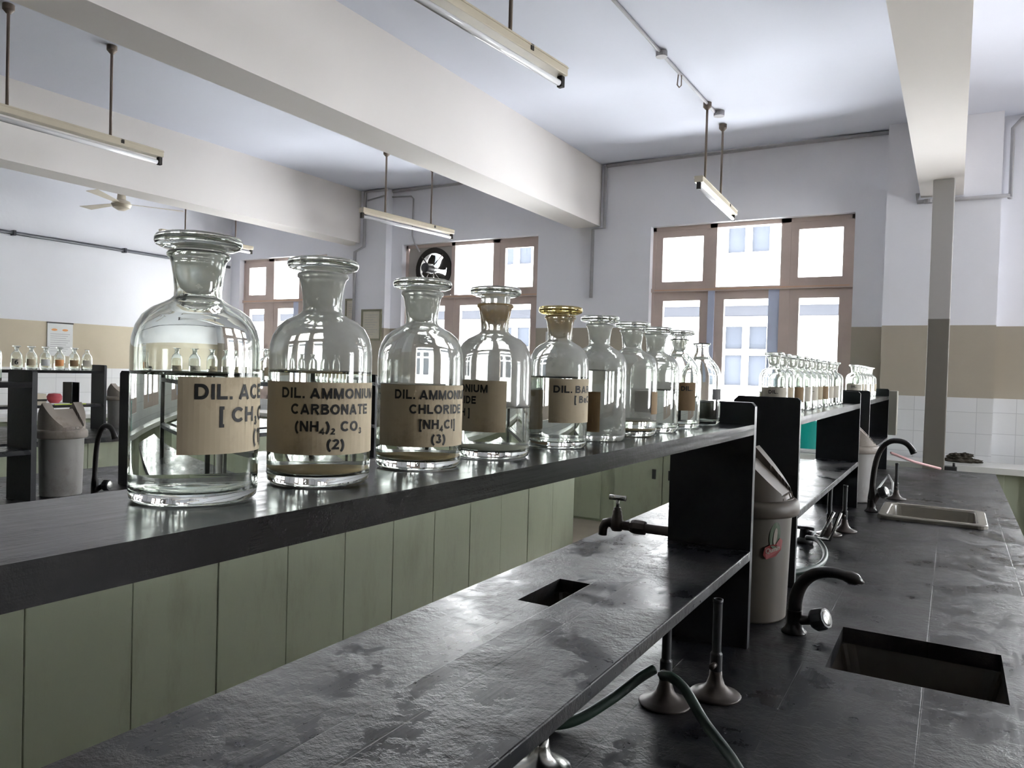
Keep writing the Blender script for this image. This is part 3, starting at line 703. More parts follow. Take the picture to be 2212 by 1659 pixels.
def line_geo(runs, cap, wid=None, lead=None):
    """runs: (string, scale, drop); returns verts, faces, width"""
    V, F, x = [], [], 0.0
    for s, sc, dz in runs:
        lead_sp = len(s) - len(s.lstrip(' ')); s2 = s.strip(' '); x += lead_sp * cap * 0.45
        if all(ch_ == ' ' or ch_ in GLY for ch_ in s2):
            v, f, w = word_geo(s2, cap * sc); o = len(V)
            V += [(p[0] + x, p[1] + dz * cap) for p in v]; F += [tuple(i + o for i in q) for q in f]
            x += w + cap * 0.16 + (len(s) - len(s.rstrip(' '))) * cap * 0.45; continue
        v, f = text_geo(s2, cap * sc / CAP); x0 = min(p[0] for p in v); x1 = max(p[0] for p in v); o = len(V)
        for k_, dx in enumerate((-0.028, 0.0, 0.028)):      # three strikes make a bold letter
            o = len(V); V += [(p[0] - x0 + x + dx * cap, p[1] + dz * cap) for p in v]; F += [tuple(i + o for i in q) for q in f]
        x += (x1 - x0) + cap * 0.16 + (len(s) - len(s.rstrip(' '))) * cap * 0.45
    x -= cap * 0.16
    k = (wid / x) if wid else 1.0
    return [(p[0] * k, p[1]) for p in V], F, x * k
def wrap_label(parent, R, th0, th1, z0, z1, lines, phi, mat='paper', name='paper_label'):
    """curved paper; angles measured to the viewer's right from phi. lines: (runs, cap, z, centre angle or start, width, align)"""
    g = G(); n = 40; r = R + 0.0003
    pos = lambda a, rr, z: (rr * math.cos(phi + a), rr * math.sin(phi + a), z)
    vs = []
    for i in range(n + 1):
        a = th0 + (th1 - th0) * i / n
        vs += [pos(a, r, z0), pos(a, r, z1), pos(a, r + 0.0002, z0), pos(a, r + 0.0002, z1)]
    fs = []
    for i in range(n):
        q = 4 * i; w = q + 4
        fs += [(q + 2, w + 2, w + 3, q + 3), (q, q + 1, w + 1, w), (q + 1, q + 3, w + 3, w + 1), (q, w, w + 2, q + 2)]
    fs += [(0, 2, 3, 1), (4 * n, 4 * n + 1, 4 * n + 3, 4 * n + 2)]
    g.add(vs, fs, 0, False)
    for runs, cap, z, ang, wid, al in lines:
        v, f, w = line_geo(runs, cap, wid)
        off = {'c': -w / 2, 'l': 0.0, 'r': -w}[al]
        g.add([pos(ang + (p[0] + off) / r, r + 0.0005, z + p[1]) for p in v], f, 1)
    return g.obj(name, [M[mat], M['ink']], parent, fix=False)

def bottle_profile(R, kind):
    if kind == 'slim':
        out = [(0, 0.002), (R - 0.006, 0.0015), (R - 0.003, 0.0), (R - 0.0008, 0.002), (R, 0.007), (R, 0.090), (R * 0.985, 0.098), (R * 0.93, 0.107), (R * 0.82, 0.116), (R * 0.66, 0.1245), (R * 0.5, 0.131), (0.0165, 0.1365), (0.0145, 0.143), (0.0136, 0.149), (0.0142, 0.156), (0.0155, 0.158), (0.0172, 0.1592), (0.0176, 0.1608), (0.0168, 0.162)]
        inn = [(0.0138, 0.162), (0.0124, 0.156), (0.0116, 0.149), (0.0124, 0.143), (0.0145, 0.137), (R * 0.5 - 0.002, 0.1285), (R * 0.66 - 0.002, 0.1222), (R * 0.82 - 0.002, 0.1138), (R * 0.93 - 0.0023, 0.1055), (R * 0.985 - 0.0023, 0.097), (R - 0.0024, 0.090), (R - 0.0024, 0.012), (R - 0.006, 0.0075), (R * 0.6, 0.008), (0, 0.010)]
    else:
        out = [(0, 0.002), (R - 0.006, 0.0015), (R - 0.003, 0.0), (R - 0.0008, 0.002), (R, 0.007), (R, 0.099), (R * 0.985, 0.106), (R * 0.935, 0.1135), (R * 0.84, 0.1205), (R * 0.70, 0.1255), (R * 0.54, 0.1288), (R * 0.43, 0.1312), (0.0150, 0.1335), (0.0148, 0.138), (0.0155, 0.146), (0.0170, 0.1555), (0.0180, 0.1585), (0.0196, 0.1597), (0.0199, 0.1615), (0.0190, 0.163)]
        inn = [(0.0168, 0.163), (0.0162, 0.158), (0.0148, 0.1505), (0.0134, 0.143), (0.0127, 0.138), (0.0130, 0.1335), (R * 0.43 - 0.002, 0.1290), (R * 0.54 - 0.002, 0.1266), (R * 0.70 - 0.002, 0.1232), (R * 0.84 - 0.0022, 0.1184), (R * 0.935 - 0.0023, 0.112), (R * 0.985 - 0.0024, 0.1053), (R - 0.0024, 0.099), (R - 0.0024, 0.012), (R - 0.006, 0.0075), (R * 0.6, 0.008), (0, 0.0105)]
    return out, inn
def bottle(R, loc, label, liquid, gm, kind='std', stop='stop_a', lift=0.0, seg=56, sediment=None, cat='bottle', group=None, stopdisc=0.0275):
    out, inn = bottle_profile(R, kind)
    t = G().lathe(out + inn, seg).obj('reagent_bottle', gm, None, loc, fix=True)
    tag(t, label, cat, group)
    if liquid:
        inr = [p for p in inn[::-1]]; pr = []
        for (r, z) in inr:
            if z < liquid: pr.append((r + 0.0006 if r > 0 else 0, z - 0.0004))
            else: break
        rl = pr[-1][0]
        for (r, z), (r2, z2) in zip(inr, inr[1:]):
            if z < liquid <= z2: rl = r + (r2 - r) * (liquid - z) / max(z2 - z, 1e-6) + 0.0006
        pr += [(rl, liquid - 0.0004), (rl, liquid), (rl - 0.0004, liquid), (rl - 0.0012, liquid - 0.0014), (rl - 0.006, liquid - 0.002), (0, liquid - 0.002)]
        G().lathe(pr, seg).obj('liquid', M['water'], t)
    if sediment:
        G().lathe([(0, 0.0112), (R * 0.55, 0.0086), (R - 0.0075, 0.0085), (R * 0.8, 0.0100), (R * 0.5, 0.0120), (0, 0.0138)], seg).obj('sediment', M[sediment], t)
    if stop:
        slim = kind == 'slim'; k = 0.84 if slim else 1.0; dz = -0.001 if slim else 0.0
        st = G().lathe([(0, 0.174), (0.012, 0.1742), (0.0235, 0.1738), (stopdisc - 0.001, 0.1728), (stopdisc, 0.1708), (stopdisc, 0.1684), (stopdisc - 0.0012, 0.1662), (0.022, 0.1645), (0.0185 * k, 0.1642), (0.0158 * k, 0.1635)], seg)
        st.lathe([(0.0158 * k, 0.1635), (0.0156 * k, 0.158), (0.0146 * k, 0.1505), (0.0132 * k, 0.1435), (0.0112 * k, 0.1385), (0.007, 0.1345), (0, 0.1335)], seg, mi=1)
        s_ = st.obj('stopper', [M[stop], M['ground']], t, (0, 0, lift + dz + 0.0006))
    return t
def phi_of(X, Y): return math.atan2(-Y, -X)          # towards the camera
D = math.radians
specs = [  # X, Y, R, liquid, haze, low, zlev
    (-0.4378, 0.3334, 0.0403, 0.0837, 0.03, 0.0), (-0.4331, 0.4441, 0.0396, 0.0868, 0.36, 0.01), (-0.4341, 0.5753, 0.0398, 0.0768, 0.24, 0.0),
    (-0.4293, 0.6989, 0.0405, 0.0548, 0.42, 0.02), (-0.4283, 0.8534, 0.0371, 0.0874, 0.34, 0.02), (-0.4367, 0.9956, 0.0405, 0.0985, 0.36, 0.30),
    (-0.4325, 1.1118, 0.0405, 0.024, 0.26, 0.04), (-0.4353, 1.2278, 0.0405, 0.071, 0.34, 0.02), (-0.4389, 1.3664, 0.0405, 0.058, 0.01, 0.0), (-0.4414, 1.5166, 0.0405, 0.045, 0.01, 0.0)]
labs = ['nearest glass reagent bottle, DIL. ACETIC label wrapping round its right side',
        'stoppered reagent bottle labelled DIL. AMMONIUM CARBONATE (2)',
        'stoppered reagent bottle labelled DIL. AMMONIUM CHLORIDE (3)',
        'hazy reagent bottle with its flat stopper raised above a rust stained neck',
        'reagent bottle with amber stopper, labelled DIL. BARIUM',
        'cloudy reagent bottle full of milky liquid behind the DIL. BARIUM bottle',
        'nearly empty hazy reagent bottle with only a little liquid at the bottom',
        'reagent bottle two thirds full, just before the one with the brown label',
        'clear slim necked bottle with a dark brown DIL. label and raised stopper',
        'clear slim necked bottle without a stopper, last before the rack end panel']
BS = []
for i, (X, Y, R, lq, hz, lo) in enumerate(specs):
    gm = glass('bottle glass', hz, lq, low=lo, neck=(0.50, 0.33, 0.14) if i in (3, 4) else None)
    b = bottle(R, (X, Y, zs(Y) + 0.0006), labs[i], lq, gm, 'slim' if i >= 8 else 'std',
               {4: 'stop_b', 9: None}.get(i, 'stop_a'), {3: 0.0065, 8: 0.0045}.get(i, 0.0), 64 if i < 5 else 44,
               {1: 'sediment', 2: 'sediment', 3: 'sedpale', 6: 'sediment'}.get(i), group='bottles on the nearest rack')
    BS.append(b)
ph = [phi_of(s_[0], s_[1]) for s_ in specs]
sub = lambda s_: (s_, 0.62, -0.28)
wrap_label(BS[0], specs[0][2], D(-15), D(165), 0.0327, 0.0812, [
    ([('DIL. ACETIC ACID', 1, 0)], 0.0098, 0.0672, D(-1), 0.115, 'l'), ([('[ CH', 1, 0), sub('3'), ('COOH ]', 1, 0)], 0.0098, 0.0525, D(20), None, 'l'), ([('(1).', 1, 0)], 0.0098, 0.0375, D(60), None, 'l')], ph[0])
wrap_label(BS[1], specs[1][2], D(-79), D(112), 0.0242, 0.0784, [
    ([('DIL. AMMONIUM', 1, 0)], 0.0078, 0.0664, D(-43), 0.083, 'l'), ([('CARBONATE', 1, 0)], 0.0078, 0.0545, D(-31), 0.064, 'l'),
    ([('(NH', 1, 0), sub('4'), (')', 1, 0), sub('2'), (' CO', 1, 0), sub('3')], 0.0078, 0.0418, D(-26), 0.053, 'l'), ([('(2)', 1, 0)], 0.0078, 0.0285, D(8), None, 'l')], ph[1])
wrap_label(BS[2], specs[2][2], D(-62), D(110), 0.0212, 0.0766, [
    ([('DIL. AMMONIUM', 1, 0)], 0.0083, 0.0640, D(-33), 0.084, 'l'), ([('CHLORIDE', 1, 0)], 0.0083, 0.0510, D(-13), 0.056, 'l'),
    ([('[NH', 1, 0), sub('4'), ('Cl]', 1, 0)], 0.0083, 0.0375, D(0), 0.037, 'l'), ([('(3)', 1, 0)], 0.0083, 0.0245, D(16), None, 'l')], ph[2])
wrap_label(BS[3], specs[3][2], D(-155), D(20), 0.0283, 0.0813, [
    ([('DIL. AMMONIUM', 1, 0)], 0.0080, 0.0690, D(-8), 0.083, 'r'), ([('HYDROXIDE', 1, 0)], 0.0080, 0.0570, D(-25), 0.060, 'r'),
    ([('[ NH', 1, 0), sub('4'), ('OH ]', 1, 0)], 0.0080, 0.0440, D(-35), 0.046, 'r')], ph[3])
wrap_label(BS[4], specs[4][2], D(-17), D(150), 0.0316, 0.0851, [
    ([('DIL. BARIUM', 1, 0)], 0.0088, 0.0680, D(-9), 0.080, 'l'), ([('[ BaCl', 1, 0), sub('2'), (' ]', 1, 0)], 0.0085, 0.0560, D(32), None, 'l')], ph[4])
wrap_label(BS[5], specs[5][2], D(-165), D(5), 0.0129, 0.0680, [], ph[5], 'paperbrown')
wrap_label(BS[6], specs[6][2], D(50), D(170), 0.034, 0.068, [], ph[6], 'paperbrown')
wrap_label(BS[8], specs[8][2], D(-160), D(48), 0.0326, 0.083, [([('DIL.', 1, 0)], 0.0085, 0.068, D(22), None, 'c')], ph[8], 'paperbrown')
wrap_label(BS[9], specs[9][2], D(35), D(75), 0.050, 0.071, [], ph[9], 'ink')

# bottles on the farther racks: one bottle of each kind, then copies with their parts
gA = glass('far bottle glass', 0.10, 0.06); gB = glass('far clear glass', 0.01, 0.06)
order = ['first', 'second', 'third', 'fourth', 'fifth', 'sixth', 'seventh', 'eighth', 'ninth', 'tenth']
def far_row(X, ys, z, where, group, mats=('paperpale', 'ink'), lvls=(0.07,), R=0.0395, hazy=True):
    protos = []
    for j, lv in enumerate(lvls):
        protos.append((lv, None))
    made = {}
    for i, y in enumerate(ys):
        j = i % len(lvls); x = X + random.uniform(-0.006, 0.006)
        lab = '%s %s' % (('clear ' if j == 0 else 'hazy ') + 'stoppered bottle,', where % order[i])
        if j not in made:
            b = bottle(R, (x, y, z), lab, lvls[j], gB if j == 0 else gA, 'std', 'stop_a', 0.0, 28, group=group)
            p = phi_of(x, y)
            wrap_label(b, R, D(-50), D(60), 0.028, 0.075, [([('DIL.', 1, 0)], 0.010, 0.058, D(0), None, 'c')] if j < 2 else [], p, mats[j % len(mats)])
            made[j] = b
        else:
            dup(made[j], (x, y, z), random.uniform(-0.5, 0.5), lab)
far_row(-0.443, [2.245 + 0.136 * i for i in range(10)], BT + 0.4630, '%s from the near end of the middle rack', 'bottles on the middle rack', ('paperpale', 'paper', 'paperbrown'), (0.062, 0.075, 0.068, 0.07))
far_row(-0.443, [4.24 + 0.13 * i for i in range(8)], BT + 0.4680, '%s from the near end of the rack nearest the column', 'bottles on the farthest rack', ('paperpale', 'paper'), (0.08, 0.07, 0.065))
far_row(-3.17, [2.25 + 0.15 * i for i in range(9)], BT + 0.4680, '%s along the second bench rack seen through the nearest bottle', 'bottles on the second bench rack', ('paper', 'paperpale'), (0.06, 0.075))
b = bottle(0.0395, (-3.17, 1.50, BT + 0.4680), 'stoppered bottle at the left picture edge on the second bench', 0.07, gA, 'std', 'stop_a', 0, 28)
marks = ['small clear bottle marked with a large 6 on the third bench', 'small bottle with brown label between the 6 bottle and a pale one', 'small bottle with pale label in front of the wall chart edge',
         'small bottle with orange brown label below the wall chart', 'small bottle with dark printed label right of the chart', 'last small bottle of the third bench row, beside the end panel']
lm = ['paperpale', 'paper', 'whiteplastic', 'orange', 'paperbrown', 'paperpale']
for i, y in enumerate((2.97, 3.073, 3.175, 3.278, 3.39, 3.49)):
    b = bottle(0.038, (-5.9, y, BT + 0.4680), marks[i], 0.05, gB, 'slim', 'stop_a' if i != 5 else None, 0.0, 24, group='small bottles on the third bench rack')
    p = phi_of(-5.9, y)
    wrap_label(b, 0.038, D(-48), D(48), 0.03, 0.078, [([('6', 1, 0)], 0.034, 0.037, 0, None, 'c')] if i == 0 else [], p, lm[i])

# ---------------------------------------------------------------- bins
def bin_(loc, rotz, label, s=1.0, mb='bin', ml='binlid', sz=1.0):
    t = thing('swing_bin', label, 'bin', loc, rotz, 'swing lid bins'); t.scale = (s, s, sz)
    G().lathe([(0, 0.0), (0.090, 0.0), (0.094, 0.004), (0.101, 0.245), (0.098, 0.245), (0.091, 0.008), (0, 0.008)], 40).obj('body', M[mb], t)
    G().lathe([(0.1015, 0.225), (0.113, 0.227), (0.117, 0.232), (0.117, 0.250), (0.112, 0.258), (0.104, 0.262), (0.1015, 0.258), (0.1015, 0.225)], 40).obj('rim', M[ml], t)
    n, mm = 64, 24; vs = []; fs = []
    Rl = 0.104
    def hz(x, y):
        if abs(y) < 0.056 and abs(x) < 0.094: return 0.272
        return 0.260 + 0.105 * max(0.0, min(1.0, (0.103 - abs(x)) / 0.103)) ** 0.95 if abs(y) >= 0.056 else 0.264
    gx = [-1 + 2 * i / n for i in range(n + 1)]
    def Q(u, v):     # square -> disc
        return (Rl * u * math.sqrt(1 - v * v / 2), Rl * v * math.sqrt(1 - u * u / 2))
    for v in gx:
        for u in gx:
            x, y = Q(u, v); vs.append((x, y, hz(x, y)))
    for j in range(n):
        for i in range(n): fs.append((j * (n + 1) + i, j * (n + 1) + i + 1, (j + 1) * (n + 1) + i + 1, (j + 1) * (n + 1) + i))
    nb_ = [i for i in range(n + 1)] + [j * (n + 1) + n for j in range(1, n + 1)] + [n * (n + 1) + i for i in range(n - 1, -1, -1)] + [j * (n + 1) for j in range(n - 1, 0, -1)]
    o_ = len(vs); vs += [(vs[i][0], vs[i][1], 0.255) for i in nb_]
    fs += [(nb_[k], nb_[(k + 1) % len(nb_)], o_ + (k + 1) % len(nb_), o_ + k) for k in range(len(nb_))]
    G().add(vs, fs, 0, False).obj('lid', M[ml], t, fix=False)
    f = G().prism([(-0.092, -0.002), (0, 0.062), (0.092, -0.002), (0.092, -0.006), (0, 0.056), (-0.092, -0.006)], -0.052, 0.052).obj('flap', M[ml], t)
    f.location = (0, 0, 0.278); f.rotation_euler = (0, 0.10, 0)
    return t
BN = bin_((-0.418, 1.865, BT + 0.0005), 0, 'grimy swing bin in gloom darkened grey with red and green sticker behind the nearest rack', 1.0, 'bin', 'binlid', 1.08)
# sticker curved on the bin body, facing the camera
def curved(poly, r, pz, a0, mi, g, lift):
    v = []
    for (x, z) in poly:
        a = a0 + x / r; v.append(((r + lift) * math.cos(a), (r + lift) * math.sin(a), pz + z))
    g.add(v, [tuple(range(len(v)))], mi)
g = G(); rb = 0.0990; a0 = -0.72
def ell(cx_, cz_, rx, rz, n=24, rot=0.0):
    return [(cx_ + rx * math.cos(2 * PI * k / n) * math.cos(rot) - rz * math.sin(2 * PI * k / n) * math.sin(rot), cz_ + rx * math.cos(2 * PI * k / n) * math.sin(rot) + rz * math.sin(2 * PI * k / n) * math.cos(rot)) for k in range(n)]
curved(ell(0.004, 0.190, 0.015, 0.028, rot=-0.15), rb, 0, a0, 1, g, 0.0012)
curved(ell(0.004, 0.188, 0.005, 0.018, rot=-0.15), rb, 0, a0, 2, g, 0.0017)
curved([(x, z + 0.018) for x, z in [(-0.026, 0.131), (-0.018, 0.122), (0.006, 0.128), (0.022, 0.141), (0.026, 0.160), (0.018, 0.166), (0.006, 0.154), (-0.010, 0.152), (-0.022, 0.147)]], rb, 0, a0, 0, g, 0.0021)
tv, tf, tw = line_geo([('Qumin', 1, 0)], 0.010, 0.036)
g.add([((rb + 0.0027) * math.cos(a0 + (p[0] - 0.02) / rb), (rb + 0.0027) * math.sin(a0 + (p[0] - 0.02) / rb), 0.152 + p[1] + 0.22 * p[0]) for p in tv], tf, 2)
so = g.obj('sticker', [M['red'], M['stgreen'], M['stpale']], BN, fix=False); so['label'] = 'worn red and green sticker'
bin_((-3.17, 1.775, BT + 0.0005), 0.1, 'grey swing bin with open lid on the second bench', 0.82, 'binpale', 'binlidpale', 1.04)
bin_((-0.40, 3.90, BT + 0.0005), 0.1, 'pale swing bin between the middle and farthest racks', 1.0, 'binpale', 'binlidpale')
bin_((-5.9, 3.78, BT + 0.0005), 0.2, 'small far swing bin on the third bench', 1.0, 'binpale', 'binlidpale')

# ---------------------------------------------------------------- taps
def swan_tap(loc, pts, rads, knob, label, knobr=0.024, kaxis=(1, -0.35, 0.45)):
    t = thing('swan_neck_tap', label, 'tap', loc, 0, 'black swan neck taps')
    G().lathe([(0, 0), (0.027, 0), (0.027, 0.004), (0.020, 0.010), (0.0165, 0.02), (0.0165, 0.05), (0.013, 0.055), (0, 0.055)], 24).obj('base', M['blackplastic'], t)
    G().tube(pts, rads, 14).obj('spout', M['blackplastic'], t)
    k = Vector(kaxis).normalized(); kb = Vector(knob)
    G().tube([Vector((0, 0, 0.028)), kb], [0.012, 0.010], 12).obj('valve_arm', M['blackplastic'], t)
    g = G(); n = 12; prof = [(0.008, 0), (knobr * 0.85, 0.002), (knobr, 0.008), (knobr, 0.030), (knobr * 0.9, 0.034), (0.0, 0.035)]
    g.lathe(prof, 10, kb, smooth=False, axis=k); ko = g.obj('knob', M['iron'], t)
    G().lathe([(0.0, 0.0365), (knobr * 0.6, 0.036), (knobr * 0.7, 0.0345)], 16, kb, axis=k).obj('knob_cap', M['chrome'], ko)
    return t
def bez(p0, p1, p2, p3, n=14):
    out = []
    for i in range(n + 1):
        t = i / n; a = Vector(p0) * (1 - t) ** 3 + Vector(p1) * 3 * t * (1 - t) ** 2 + Vector(p2) * 3 * t * t * (1 - t) + Vector(p3) * t ** 3
        out.append(tuple(a))
    return out
p = [(0, 0, 0.03)] + bez((0, 0, 0.05), (-0.002, 0, 0.125), (0.045, 0, 0.155), (0.098, 0, 0.143)) + [(0.112, 0, 0.1405), (0.124, 0, 0.138), (0.138, 0, 0.133)]
rr = [0.0155, 0.0155] + [0.0155 - 0.0045 * i / 14 for i in range(1, 15)] + [0.0145, 0.012, 0.002]
TP = swan_tap((-0.289, 1.78, BT), p, rr, (0.038, 0, 0.034), 'black swan neck tap beside the dark front sink')
p2 = [(0, 0, 0.04)] + bez((0, 0, 0.06), (0.0, 0, 0.24), (0.03, 0, 0.315), (0.09, 0, 0.312), 14) + bez((0.09, 0, 0.312), (0.125, 0, 0.312), (0.14, 0, 0.295), (0.155, 0, 0.262), 8)[1:]
rr2 = [0.016, 0.016] + [0.0115] * 20 + [0.013, 0.014]
swan_tap((-0.289, 3.61, BT), p2, rr2[:len(p2)], (0.03, -0.005, 0.082), 'tall black swan neck tap beside the rimmed sink')
TL = swan_tap((-3.0, 1.815, BT), p2, rr2[:len(p2)], (0.07, 0.0, 0.06), 'tall black swan neck tap on the second bench beside the open bin', kaxis=(1, 0.4, 0.05)); TL.scale = (0.85, 0.85, 0.95)
# bib tap on a pipe from the rack
bt = thing('bib_tap', 'old brass bib tap on a horizontal pipe above the left sink hole', 'tap', (-0.704, 1.745, c - 0.373))
G().tube([(0.175, 0, 0.000), (0.02, 0, 0.0)], 0.0115, 14).obj('pipe', M['brass'], bt)
G().lathe([(0.0115, 0.075), (0.0165, 0.073), (0.0175, 0.066), (0.0175, 0.046), (0.0155, 0.038), (0.012, 0.033)], 8, axis=(1, 0, 0), smooth=False).obj('coupling', M['brass'], bt)
g = G().lathe([(0, -0.016), (0.012, -0.015), (0.0165, -0.008), (0.0165, 0.008), (0.0135, 0.016), (0.0125, 0.024), (0.0115, 0.026), (0.0115, 0.034), (0.0085, 0.036), (0.0085, 0.042), (0.004, 0.043), (0, 0.043)], 16)
g.tube([(0.035, 0, 0), (0.01, 0, 0)], 0.0115, 12)
g.tube([(0, 0, -0.002), (-0.018, 0, 0.004), (-0.030, 0, 0.0), (-0.036, 0, -0.012), (-0.037, 0, -0.03)], [0.013, 0.0125, 0.012, 0.011, 0.0105], 12); g.obj('body', M['brass'], bt)
G().tube([(0, 0, 0.04), (0, 0, 0.062)], 0.0045, 10).tube([(-0.021, 0, 0.066), (0.021, 0, 0.066)], 0.0065, 12).obj('handle', M['chrome'], bt)
G().tube([(0.155, 0, -0.0), (0.175, 0, 0)], 0.012, 12).tube([(0.175, 0, 0.0), (0.215, 0.0, 0), (0.22, 0, -0.19)], 0.0115, 12).obj('riser', M['brass'], bt)

# ---------------------------------------------------------------- burners and hoses
def burner(x, y, label, s=1.0, mat='brass'):
    t = thing('gas_burner', label, 'burner', (x, y, BT + 0.0003), 0, 'trumpet footed gas burners')
    G().lathe([(0, 0), (0.043 * s, 0), (0.045 * s, 0.003), (0.043 * s, 0.005), (0.033 * s, 0.008), (0.023 * s, 0.013), (0.016 * s, 0.021), (0.0115, 0.034), (0.0105, 0.045), (0, 0.045)], 32).obj('foot', M[mat], t)
    G().lathe([(0.0105, 0.044), (0.0105, 0.075), (0.008, 0.078), (0.008, 0.165), (0.0088, 0.166), (0.0088, 0.172), (0.006, 0.172), (0.006, 0.10), (0, 0.10)], 18).obj('barrel', M['iron'], t)
    G().tube([(0.0, -0.008, 0.058), (0.0, -0.03, 0.06)], 0.005, 10).obj('inlet', M['brass'], t)
    return t
burner(-0.411, 1.262, 'gas burner under the lower shelf with the green hose on it')
burner(-0.347, 1.345, 'gas burner behind the hosed one, before the bin')
burner(-0.49, 0.955, 'gas burner at the bottom picture edge under the shelf', 1.0, 'chrome')
burner(-0.374, 2.97, 'burner before the middle rack end panel, the nearer of the pair')
burner(-0.335, 3.075, 'burner before the middle rack end panel, the farther of the pair')
burner(-0.221, 4.07, 'dark gas burner beyond the rimmed sink')
def hose(pts, label, r=0.0085, mat='hose'):
    P = []
    q = [Vector(p_) for p_ in pts]
    for i in range(len(q) - 1):
        a, b_, c_, d__ = q[max(i - 1, 0)], q[i], q[i + 1], q[min(i + 2, len(q) - 1)]
        for k in range(8):
            t = k / 8; P.append(0.5 * ((2 * b_) + (c_ - a) * t + (2 * a - 5 * b_ + 4 * c_ - d__) * t * t + (3 * b_ - 3 * c_ + d__ - a) * t ** 3))
    P.append(q[-1])
    o = G().tube(P, r, 12).obj('rubber_hose', M[mat]); return tag(o, label, 'hose', 'green rubber hoses')
hose([(-0.405, 1.222, c - 0.503), (-0.385, 1.215, c - 0.500), (-0.358, 1.205, c - 0.512), (-0.318, 1.18, c - 0.545), (-0.25, 1.10, BT + 0.009), (-0.19, 0.98, BT + 0.009), (-0.14, 0.80, BT + 0.009)], 'green rubber hose curving from the burner towards the bench front')
hose([(-0.420, 1.226, c - 0.497), (-0.437, 1.20, c - 0.508), (-0.465, 1.15, c - 0.532), (-0.505, 1.09, BT + 0.012), (-0.56, 1.03, BT + 0.009), (-0.60, 0.90, BT + 0.009)], 'green rubber hose running back under the lower shelf')
hose([(-0.408, 2.70, c - 0.535), (-0.37, 2.66, c - 0.53), (-0.335, 2.58, c - 0.545), (-0.325, 2.48, BT + 0.011), (-0.34, 2.38, BT + 0.0085), (-0.40, 2.25, BT + 0.0085)], 'looped green hose beside the gas valve past the first bin', 0.0085)
gv = thing('gas_valve', 'dark knobbly gas valve lying at the end of the looped hose', 'valve', (-0.425, 2.765, BT))
G().lathe([(0, 0), (0.028, 0), (0.03, 0.012), (0.018, 0.02), (0.016, 0.05), (0, 0.052)], 16).obj('body', M['iron'], gv)
G().tube([(0, 0, 0.035), (0.025, -0.01, 0.035)], 0.009, 8).tube([(-0.03, 0.01, 0.05), (0.03, -0.005, 0.052)], 0.006, 8).obj('lever', M['iron'], gv)
tr = thing('tripod_stand', 'bent bright metal tripod lying beside the gas valve', 'stand', (-0.36, 2.84, BT))
for pts_ in (((-0.035, 0.0, 0.0062), (0.005, 0.0, 0.0062), (0.038, 0.0, 0.105)), ((-0.05, 0.05, 0.0062), (-0.03, 0.045, 0.0062), (0.012, 0.03, 0.10))):
    G().tube(pts_, 0.006, 10).obj('leg', M['chrome'], tr)
# clear looped tubing beyond the tall tap
cl = G().tube([(-0.27, 4.25, BT + 0.01), (-0.25, 4.15, BT + 0.03), (-0.235, 4.10, BT + 0.012), (-0.25, 4.3, BT + 0.05), (-0.28, 4.45, BT + 0.07), (-0.31, 4.4, BT + 0.02), (-0.32, 4.3, BT + 0.008)], 0.005, 8).obj('clear_tubing', M['whiteplastic'])
tag(cl, 'pale loop of tubing lying beyond the tall black tap', 'tubing')
pk = G().tube([(-0.325, 5.30, BT + 0.115), (-0.2, 5.45, BT + 0.055), (-0.055, 5.61, BT + 0.009)], 0.008, 10).obj('pink_tube', M['pink'])
tag(pk, 'pink and white tube leaning from the farthest rack to the bench end', 'tube')
bd = G().bbox(-0.345, -0.300, 5.28, 5.40, c - 0.34, c - 0.065, 0.003).obj('small_board', M['board']); tag(bd, 'grey board hung on the end of the farthest rack', 'board')

# ---------------------------------------------------------------- things on the counters and walls
bk = thing('bucket', 'teal plastic bucket on the window counter behind the middle rack', 'bucket', (-0.985, 6.26, BT - 0.0005))
G().lathe([(0, 0), (0.085, 0), (0.088, 0.004), (0.115, 0.24), (0.112, 0.24), (0.085, 0.007), (0, 0.007)], 32).obj('body', M['teal'], bk)
G().lathe([(0.1145, 0.228), (0.122, 0.230), (0.122, 0.243), (0.1125, 0.245), (0.1125, 0.228)], 32).obj('rim', M['teal'], bk)
ty = G().bbox(-1.02, -0.80, 6.10, 6.14, BT - 0.0005, BT + 0.03, 0.006).obj('white_tray', M['whiteplastic']); tag(ty, 'white plastic tray in front of the teal bucket', 'tray')
g = G()
for (x, y, z, sx, sy, sz) in ((0.06, 6.30, 0.0, 0.10, 0.06, 0.025), (0.05, 6.31, 0.025, 0.075, 0.05, 0.02), (0.12, 6.32, 0.0, 0.07, 0.05, 0.018), (0.03, 6.30, 0.045, 0.04, 0.035, 0.012), (0.085, 6.31, 0.04, 0.05, 0.04, 0.018)):
    bm = bmesh.new(); bmesh.ops.create_icosphere(bm, subdivisions=3, radius=1.0)
    for q in bm.verts:
        k = 1 + 0.18 * math.sin(9 * q.co.x + 5 * q.co.y) + 0.12 * math.sin(13 * q.co.y + 4 * q.co.z)
        q.co = Vector((x + q.co.x * sx * k, y + q.co.y * sy * k, BT + z + max(-0.001, (q.co.z + 0.35) * sz * k)))
    bm.verts.index_update(); g.add([q.co[:] for q in bm.verts], [[q.index for q in f.verts] for f in bm.faces]); bm.free()
rg = g.obj('cleaning_rag', M['rubble']); tag(rg, 'crumpled dark rag on the white counter right of the column', 'rag')
wb = thing('iron_clamp', 'dark metal clamp at the foot of the column', 'clamp', (0.0, 6.0, BT - 0.07))
G().bbox(-0.035, 0.04, 0.0, 0.045, 0.0, 0.06, 0.006).obj('jaw', M['iron'], wb); G().tube([(0.02, 0.02, 0.06), (0.02, 0.02, 0.085)], 0.008, 8).obj('screw', M['iron'], wb)
